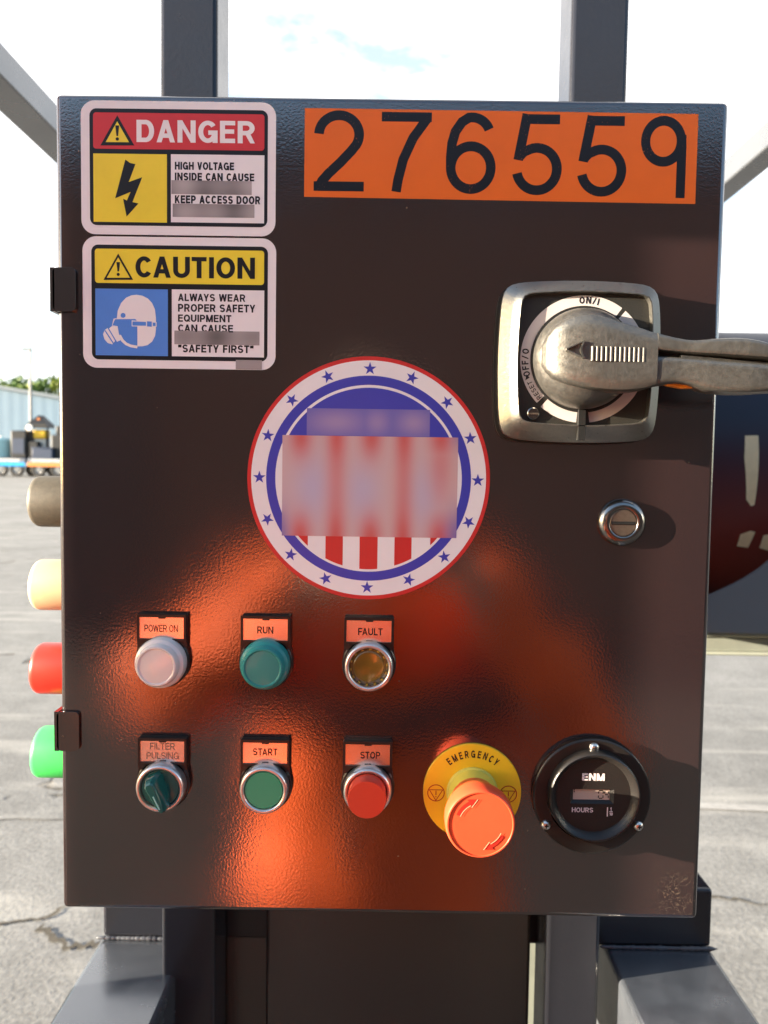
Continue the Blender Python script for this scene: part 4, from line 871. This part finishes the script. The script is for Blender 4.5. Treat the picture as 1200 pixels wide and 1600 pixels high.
# ------------------------------------------------------------------ the person taking the picture (seen mirrored in the door)
def skin_mesh(name, verts, edges, root=0, levels=2):
    """verts: (x, y, z, rx, ry)"""
    me = bpy.data.meshes.new(name); me.from_pydata([v[:3] for v in verts], edges, [])
    o = bpy.data.objects.new(name, me); COL.objects.link(o)
    o.modifiers.new('skin', 'SKIN'); me.skin_vertices[0].data
    for i, v in enumerate(verts):
        sv_ = me.skin_vertices[0].data[i]; sv_.radius = (v[3], v[4]); sv_.use_root = (i == root)
    sb = o.modifiers.new('sub', 'SUBSURF'); sb.levels = levels; sb.render_levels = levels
    bpy.context.view_layer.update()
    m2 = bpy.data.meshes.new_from_object(o.evaluated_get(bpy.context.evaluated_depsgraph_get()))
    bpy.data.objects.remove(o); m2.shade_smooth(); return m2
py0 = -0.86
pe = empty('person', (0, py0, gz(py0)), 'person in an orange hooded sweatshirt holding a phone up to the control box', 'person')
def Pv(x, y, z, rx, ry=None):
    if y < -0.66 and z > 0.5: z -= 0.13*min(1, (z - 0.5)/0.4)          # a person of middling height
    return (x, y - py0, z, rx, ry if ry else rx)
bv = [Pv(0, -0.85, 0.95, .105, .14), Pv(0, -0.84, 1.14, .10, .125), Pv(0, -0.83, 1.33, .11, .145), Pv(0, -0.825, 1.46, .075, .07), Pv(0, -0.815, 1.53, .056), Pv(0, -0.80, 1.595, .066, .074), Pv(0, -0.795, 1.655, .078, .090), Pv(0, -0.800, 1.715, .080, .094), Pv(0, -0.805, 1.765, .055, .066)]
be = [(i, i + 1) for i in range(8)]
EL = {-1: (-0.365, -0.650, 1.110), 1: (0.315, -0.665, 1.115)}
HXO = 0.018                                     # the phone's middle
for s_ in (-1, 1):
    k = len(bv); ex, ey, ez = EL[s_]
    bv += [Pv(s_*0.185, -0.825, 1.43, .058), Pv(ex, ey, ez, .041), Pv(HXO + s_*0.100, -0.560, 1.325, .027), Pv(HXO + s_*0.066, -0.515, 1.355, .030, .016), Pv(HXO + s_*0.056, -0.497, 1.385, .026, .012)]
    be += [(2, k), (k, k+1), (k+1, k+2), (k+2, k+3), (k+3, k+4)]
    k = len(bv)
    bv += [Pv(s_*0.10, -0.855, 0.90, .092), Pv(s_*0.115, -0.845, 0.50, .058), Pv(s_*0.12, -0.865, 0.10, .038), Pv(s_*0.125, -0.82, 0.035, .036, .030), Pv(s_*0.13, -0.71, 0.028, .034, .024)]
    be += [(0, k), (k, k+1), (k+1, k+2), (k+2, k+3), (k+3, k+4)]
bm = bmesh.new()
def add_mesh(m_): bm.from_mesh(m_)
add_mesh(skin_mesh('body', bv, be))
for s_ in (-1, 1):                              # five separate fingers closing on the phone's edge
    for dz, ln in ((0.022, .026), (0.003, .030), (-0.016, .028), (-0.034, .020)):
        z0 = 1.376 + dz
        add_mesh(skin_mesh('finger', [Pv(HXO + s_*0.060, -0.506, z0 - 0.014, .0095), Pv(HXO + s_*0.0485, -0.480, z0 - 0.004, .0088), Pv(HXO + s_*0.044, -0.4655, z0, .0082), Pv(HXO + s_*(0.044 - ln), -0.4630, z0 + 0.004, .0070)], [(0,1),(1,2),(2,3)], 0, 1))
    add_mesh(skin_mesh('thumb', [Pv(HXO + s_*0.066, -0.522, 1.350, .0115), Pv(HXO + s_*0.052, -0.502, 1.372, .0105), Pv(HXO + s_*0.034, -0.489, 1.392, .0092), Pv(HXO + s_*0.018, -0.4875, 1.402, .008)], [(0,1),(1,2),(2,3)], 0, 1))
add_mesh(skin_mesh('nose', [Pv(0, -0.712, 1.685, .010), Pv(0, -0.692, 1.655, .014), Pv(0, -0.710, 1.642, .012)], [(0,1),(1,2)], 0, 1))
for s_ in (-1, 1): add_mesh(skin_mesh('ear', [Pv(s_*0.078, -0.797, 1.695, .010, .016), Pv(s_*0.086, -0.801, 1.67, .009, .016), Pv(s_*0.080, -0.797, 1.645, .007, .011)], [(0,1),(1,2)], 0, 1))
add_mesh(skin_mesh('lips', [Pv(-0.022, -0.722, 1.612, .004), Pv(0, -0.714, 1.613, .0065), Pv(0.022, -0.722, 1.612, .004)], [(0,1),(1,2)], 0, 1))
me = bpy.data.meshes.new('body'); bm.to_mesh(me); bm.free(); me.materials.append(m_skin); me.shade_smooth()
o = bpy.data.objects.new('body', me); COL.objects.link(o); o.parent = pe
for s_ in (-1, 1):
    b = MB(); b.lathe((s_*0.031, 0.146, 1.558), [(0.0001, -0.010), (0.008, -0.007), (0.0105, 0), (0.008, 0.007), (0.0001, 0.010)], m_hair, n=20, axis='y'); b.build('eye', pe)
def piece(name, verts, edges, m_, lv=2, root=0):
    x = skin_mesh(name, verts, edges, root, lv); x.materials.clear(); x.materials.append(m_); ob = bpy.data.objects.new(name, x); COL.objects.link(ob); ob.parent = pe; return ob
hv = [Pv(-0.02, -0.85, 0.76, .18, .275), Pv(-0.02, -0.85, 0.84, .185, .285), Pv(0, -0.84, 1.10, .175, .255), Pv(0, -0.83, 1.32, .150, .215), Pv(0, -0.825, 1.46, .105, .095), Pv(0, -0.830, 1.505, .085, .085)]
he = [(i, i+1) for i in range(5)]
for s_ in (-1, 1):
    k = len(hv); ex, ey, ez = EL[s_]; sx, sy, sz = s_*0.190, -0.820, 1.415; wx, wy, wz = HXO + s_*0.118, -0.578, 1.312
    hv += [Pv(sx, sy, sz, .088), Pv((sx+ex)/2, (sy+ey)/2, (sz+ez)/2 + 0.01, .090), Pv(ex, ey, ez, .078), Pv(ex*0.5 + wx*0.5, ey*0.5 + wy*0.5, ez*0.5 + wz*0.5, .074), Pv(wx, wy, wz, .046), Pv(wx - s_*0.008, wy + 0.008, wz + 0.006, .040)]
    he += [(3, k)] + [(k+i, k+i+1) for i in range(5)]
hood = piece('hooded_sweatshirt', hv, he, m_hood, 3, 2)
tx = bpy.data.textures.new('folds', 'CLOUDS'); tx.noise_scale = 0.12
dm = hood.modifiers.new('folds', 'DISPLACE'); dm.texture = tx; dm.strength = 0.085; dm.mid_level = 0.5; dm.texture_coords = 'LOCAL'
piece('hood', [Pv(0, -0.945, 1.465, .065), Pv(-0.06, -0.92, 1.48, .055), Pv(-0.095, -0.865, 1.485, .045), Pv(0.06, -0.92, 1.48, .055), Pv(0.095, -0.865, 1.485, .045)], [(0,1),(1,2),(0,3),(3,4)], m_hood)
sp = [(-0.01 + 0.255*math.sin(R(t)), -0.640 + 0.055*math.cos(R(t)) - 0.02*abs(math.sin(R(t))), 1.25 - 0.15*math.cos(R(t))) for t in range(-90, 91, 10)]
piece('added_chest_band', [Pv(-0.13, -0.78, 1.47, .018)] + [Pv(x, y, z, .036, .026) for x, y, z in sp] + [Pv(0.13, -0.78, 1.47, .018)], [(i, i+1) for i in range(len(sp) + 1)], m_band, 1)  # dark band added to make the dark curve mirrored in the door
piece('added_dark_strip', [Pv(-0.045, -0.648, 1.10, .010), Pv(-0.05, -0.655, 1.00, .012), Pv(-0.05, -0.650, 0.90, .013), Pv(-0.05, -0.652, 0.84, .013)], [(0,1),(1,2),(2,3)], m_band, 1)  # dark strip added to make a dark streak in the mirrored sweatshirt
for s_ in (-1, 1): piece('jeans_leg', [Pv(s_*0.095, -0.855, 0.88, .115, .12), Pv(s_*0.10, -0.855, 0.78, .108), Pv(s_*0.115, -0.85, 0.48, .078), Pv(s_*0.12, -0.865, 0.12, .066), Pv(s_*0.12, -0.865, 0.07, .066)], [(0,1),(1,2),(2,3),(3,4)], m_jean)
for s_ in (-1, 1): piece('boot', [Pv(s_*0.12, -0.885, 0.055, .050, .052), Pv(s_*0.125, -0.82, 0.050, .048, .046), Pv(s_*0.13, -0.72, 0.040, .044, .036), Pv(s_*0.13, -0.685, 0.036, .034, .030), Pv(s_*0.12, -0.87, 0.12, .046)], [(0,1),(1,2),(2,3),(0,4)], m_shoe)
b = MB(); lps = []
for a_ in range(-8, 91, 7):
    q = []
    for t_ in range(0, 360, 10):
        ca, sa = math.cos(R(t_)), math.sin(R(t_)); fr_ = max(0.0, sa)     # shorter fringe at the brow
        el = a_ + (90 - a_)*0.55*fr_*(1 - max(0, a_)/90)
        q.append((0.090*math.cos(R(el))*ca, 0.055 + 0.104*math.cos(R(el))*sa - 0.004, 1.572 + 0.098*math.sin(R(el))))
    lps.append(q)
b.loft(lps, m_hair, False, True); b.build('hair', pe, smooth=70)
ph = empty('mobile_phone', (HXO, -0.4745, ZC - 0.035), 'dark mobile phone held up by the person in the orange sweatshirt', 'phone')
b = MB(); b.prism(rrect(-0.036, -0.074, 0.036, 0.074, 0.010), -0.004, 0.004, m_black); b.build('phone_body', ph, bevel=0.0015)
b = MB(); b.lathe((-0.0165, -0.0042, 0.0635), [(0.006, 0), (0.006, 0.0014), (0.005, 0.0018)], m_dark, n=32); b.build('lens', ph)
b = MB(); b.flat(rrect(-0.033, -0.071, 0.033, 0.071, 0.008), -0.0043, m_bpl); b.build('screen', ph)

# ------------------------------------------------------------------ workshop at the photographer's back (it darkens what the door mirrors)
wk = empty('brick_workshop', (7, -7.0, gz(-7)), 'long dark brown brick workshop behind the photographer, mirrored in the door', 'building')
MB().box(-15, 15, -6, 0, -0.3, 4.6, m_brick).build('wall', wk); MB().box(-15.3, 15.3, -6.3, 0.3, 4.603, 4.85, m_mach0).build('roof', wk, bevel=0.03)
for x in (-11, -2.5, 6, 12): MB().box(x - 1.6, x + 1.6, 0.003, 0.06, 0.0, 3.4, m_mach0).build('roller_door', wk, bevel=0.01)
# ------------------------------------------------------------------ far side of the yard, left
bl = empty('warehouse', (0, 0, 0), 'pale blue sheet metal warehouse across the yard behind the parked trailers', 'building')
y0 = 60.0; zb = gz(60) - 0.3
prof = [(-76, zb), (-20, zb), (-20, 5.8), (-47, 10.05), (-76, 5.5)]
b = MB(); b.loft([[(x, y0, z) for x, z in prof], [(x, y0 + 6, z) for x, z in prof]], m_build); b.build('wall', bl, smooth=20)
b = MB()
for (xa, za), (xb, zb2) in (((-77, 5.4), (-47, 10.10)), ((-47, 10.10), (-19, 5.7))):
    b.loft([[(xa, y0 - 0.4, za), (xb, y0 - 0.4, zb2), (xb, y0 - 0.4, zb2 + 0.28), (xa, y0 - 0.4, za + 0.28)], [(xa, y0 + 6.5, za), (xb, y0 + 6.5, zb2), (xb, y0 + 6.5, zb2 + 0.28), (xa, y0 + 6.5, za + 0.28)]], m_roof)
b.build('roof', bl, smooth=20)
b = MB(); b.box(-58, -52, y0 - 0.08, y0 - 0.003, gz(60), 5.2, m_roof); b.build('roller_door', bl)

m_leaf = [mat('leaf green a', (0.16, 0.24, 0.025), 0.6), mat('leaf green b', (0.09, 0.16, 0.025), 0.6), mat('leaf green c', (0.26, 0.30, 0.04), 0.6)]
def tree(x, y, h, r, seed, lb):
    rr = random.Random(seed); zg = gz(y)
    t = empty('broadleaf_tree', (x, y, zg), lb, 'tree', 'trees behind the warehouse')
    b = MB(); b.lathe((0, 0, 0), [(0.30, -0.1), (0.24, h*0.25), (0.17, h*0.5), (0.06, h*0.85)], m_bark, n=12, axis='z')
    cl = []
    for i in range(34):
        a = rr.uniform(0, 6.28); hh = rr.uniform(0.36, 1.0); q = r*math.sqrt(max(0.05, 1 - ((hh - 0.6)/0.5)**2))*rr.uniform(0.35, 1.0)
        cl.append((q*math.cos(a), q*math.sin(a), h*hh - 0.4, rr.uniform(0.6, 1.25)))
    for c in cl[:9]:
        z0 = h*rr.uniform(0.3, 0.5); v = Vector(c[:3]) - Vector((0, 0, z0)); s_ = v.cross(Vector((0, 0, 1))).normalized()*0.05; u_ = v.cross(s_).normalized()*0.05; o_ = Vector((0, 0, z0))
        b.loft([[o_ + s_, o_ + u_, o_ - s_, o_ - u_], [o_ + v + s_*0.3, o_ + v + u_*0.3, o_ + v - s_*0.3, o_ + v - u_*0.3]], m_bark)
    b.build('trunk', t)
    k = MB()
    for cx, cy, cz, cr in cl:
        m_ = rr.choice(m_leaf)
        for i in range(120):
            d_ = Vector((rr.gauss(0, 1), rr.gauss(0, 1), rr.gauss(0, 1))).normalized()*cr*rr.random()**0.45
            n_ = Vector((rr.gauss(0, 1), rr.gauss(0, 1), rr.gauss(0.4, 1))).normalized(); a_ = n_.orthogonal().normalized()*rr.uniform(0.11, 0.26); b_ = n_.cross(a_)*0.7
            c_ = Vector((cx, cy, cz)) + d_
            k.add([c_ - a_, c_ - b_, c_ + a_, c_ + b_], [(0, 1, 2, 3)], m_)
    k.build('crown', t, recalc=False, smooth=180)
tree(-45.0, 77, 9.8, 4.2, 1, 'broad green tree above the warehouse roof, farthest left'); tree(-38.2, 74, 8.7, 3.4, 2, 'green tree crown above the warehouse roof at the photo\'s left edge')
tree(-34.2, 75, 8.5, 3.3, 3, 'yellow green tree crown above the warehouse roof beside the control box'); tree(-28.5, 78, 8.2, 3.2, 4, 'green tree behind the warehouse hidden by the control box')

lpz = empty('light_pole', (-24.4, 50, gz(50)), 'thin grey light pole in front of the pale blue warehouse', 'light pole')
m_pole = mat('galvanised pole', (0.16, 0.16, 0.165), 0.5, metal=0.3)
b = MB(); b.lathe((0, 0, 0), [(0.11, 0), (0.07, 8.3)], m_pole, n=12, axis='z'); b.build('pole', lpz)
b = MB(); b.box(-0.5, 0.1, -0.1, 0.1, 8.25, 8.38, m_pole); b.build('lamp_head', lpz)

m_tgrey = mat('trailer grey', (0.12, 0.14, 0.18), 0.5, var=0.1, vscale=2); m_tblue = mat('trailer light blue', (0.02, 0.30, 0.70), 0.4)
m_tor = mat('trailer orange', (0.60, 0.20, 0.05), 0.5); m_tyre = mat('tyre rubber', (0.02, 0.02, 0.022), 0.7); m_rim = mat('wheel rim', (0.35, 0.35, 0.36), 0.4, metal=0.6)
m_mach = mat('machine black', (0.008, 0.009, 0.012), 0.5, var=0.3, vscale=3); m_mbl = mat('machine blue grey', (0.025, 0.04, 0.08), 0.5, var=0.1, vscale=3)
m_teal = mat('machine pale teal', (0.35, 0.55, 0.57), 0.5); m_myel = mat('engine yellow', (0.75, 0.45, 0.03), 0.45); m_mw = mat('machine white', (0.75, 0.73, 0.70), 0.5)
Y = 41.0; G = gz(Y)
def wheel(x, y, par):
    b = MB(); b.lathe((0, 0, 0), [(0.20, -0.10), (0.36, -0.11), (0.40, -0.06), (0.40, 0.06), (0.36, 0.11), (0.20, 0.10)], m_tyre, n=32, axis='y', cap1=False); w_ = b.build('wheel', par, loc=(x, y, 0.40))
    b = MB(); b.lathe((0, 0, 0), [(0.20, 0.07), (0.17, 0.05), (0.06, 0.06), (0.05, 0.09), (0.0001, 0.095)], m_rim, n=24); b.build('rim', w_)
def trailer(x0, x1, wheels, lb, railm, deckm):
    t = empty('flatbed_trailer', ((x0 + x1)/2, Y, gz(Y)), lb, 'trailer', 'trailers parked across the yard'); hw = (x1 - x0)/2
    MB().box(-hw, hw, -0.1, 2.0, 0.78, 1.04, deckm).build('deck', t, bevel=0.02)
    MB().box(-hw, hw, -0.16, -0.104, 0.58, 0.80, railm).build('side_rail', t, bevel=0.01)
    b = MB()
    for z in (0.86, 0.95): b.box(-hw + 0.2, hw - 0.3, -0.106, -0.1015, z, z + 0.035, m_mw)
    b.build('reflective_stripes', t)
    for wx in wheels: wheel(wx - (x0 + x1)/2, 0.0, t); wheel(wx - (x0 + x1)/2, 1.8, t)
    return t
trailer(-25.2, -20.35, (-24.2, -21.75, -20.85), 'grey blue flatbed trailer with a bright blue side rail, parked at the photo\'s left edge', m_tblue, m_tgrey)
trailer(-20.2, -16.2, (-19.62, -18.55, -17.4), 'grey flatbed trailer with a rusty orange side rail, parked beside the control box', m_tor, m_tgrey)
def machine(name, x, lb, cat):
    return empty(name, (x, Y + 0.9, G + 1.045), lb, cat)
t = machine('generator', -20.85, 'tall dark boxy generator on the trailer with the blue rail', 'generator')
MB().box(-0.46, 0.42, -0.7, 0.7, 0.0, 1.55, m_mach).build('housing', t, bevel=0.06); MB().box(-0.36, 0.3, -0.72, -0.703, 0.25, 1.1, m_mbl).build('grille', t)
b = MB(); b.lathe((0.1, 0, 1.55), [(0.07, 0), (0.07, 0.3)], m_mach, n=16, axis='z'); b.build('exhaust_pipe', t)
t = machine('water_tank', -22.2, 'pale teal upright water tank on the trailer at the photo\'s left edge', 'water tank')
b = MB(); b.lathe((0, 0, 0), [(0.62, 0), (0.65, 0.1), (0.65, 1.0), (0.55, 1.12), (0.15, 1.18)], m_teal, n=32, axis='z'); b.build('tank_shell', t); b = MB(); b.lathe((0, 0, 1.18), [(0.14, 0), (0.14, 0.08)], m_mw, n=16, axis='z'); b.build('cap', t)
t = machine('tool_chest', -19.45, 'low blue grey tool chest on the trailer with the orange rail', 'tool chest')
MB().box(-0.6, 0.55, -0.85, -0.3, 0.0, 0.55, m_mbl).build('chest_body', t, bevel=0.03); MB().box(-0.62, 0.57, -0.87, -0.28, 0.553, 0.62, m_mbl).build('lid', t, bevel=0.02)
t = machine('wood_chipper', -19.85, 'machine with a dark peaked hood and yellow engine above the trailers', 'machine')
b = MB(); b.loft([[(-0.62, -0.5, 1.75), (0.5, -0.5, 1.75), (0.5, 0.5, 1.75), (-0.62, 0.5, 1.75)], [(-0.6, -0.5, 1.95), (0.48, -0.5, 1.95), (0.48, 0.5, 1.95), (-0.6, 0.5, 1.95)], [(-0.16, -0.12, 2.45), (0.06, -0.12, 2.45), (0.06, 0.12, 2.45), (-0.16, 0.12, 2.45)]], m_mach); b.build('hood', t)
for x in (-0.5, 0.4): MB().box(x - 0.04, x + 0.04, -0.2, -0.12, 0, 1.748, m_mach).build('post', t)
MB().box(-0.34, 0.36, -0.4, 0.3, 1.12, 1.62, m_myel).build('engine', t, bevel=0.08); MB().box(-0.3, 0.34, -0.3, 0.3, 0.0, 1.118, m_rim).build('engine_stand', t, bevel=0.03)
b = MB(); b.lathe((-0.46, -0.45, 1.72), [(0.17, 0), (0.19, 0.05), (0.15, 0.09), (0.0001, 0.1)], m_mw, n=28); b.build('work_lamp', t)
b = MB(); b.lathe((-0.05, -0.12, 2.2), [(0.09, 0), (0.09, 0.2)], m_tor, n=16); b.build('beacon', t)
t = machine('air_compressor', -20.1, 'squat dark compressor between the generator and the peaked hood machine', 'compressor')
MB().box(-0.28, 0.30, -0.65, 0.5, 0.0, 0.95, m_mach).build('housing', t, bevel=0.05); b = MB(); b.lathe((0.0, 0.0, 0.95), [(0.16, 0), (0.16, 0.35), (0.05, 0.42)], m_mbl, n=20, axis='z'); b.build('filter_canister', t)
t = machine('pump_engine', -18.35, 'black engine pump unit on the trailer with the orange rail', 'engine')
MB().box(-0.75, 0.9, -0.6, 0.6, 0.0, 1.35, m_mach).build('engine_block', t, bevel=0.08); MB().box(-0.5, 0.7, -0.5, 0.4, 1.355, 1.85, m_mach).build('radiator', t, bevel=0.06)
b = MB(); b.lathe((-0.2, 0, 1.85), [(0.10, 0), (0.10, 0.45)], m_rim, n=16, axis='z'); b.build('exhaust_pipe', t)
b = MB(); b.lathe((0.05, -0.6, 0.95), [(0.15, 0), (0.13, 0.06), (0.0001, 0.07)], m_myel, n=20); b.build('gauge', t)
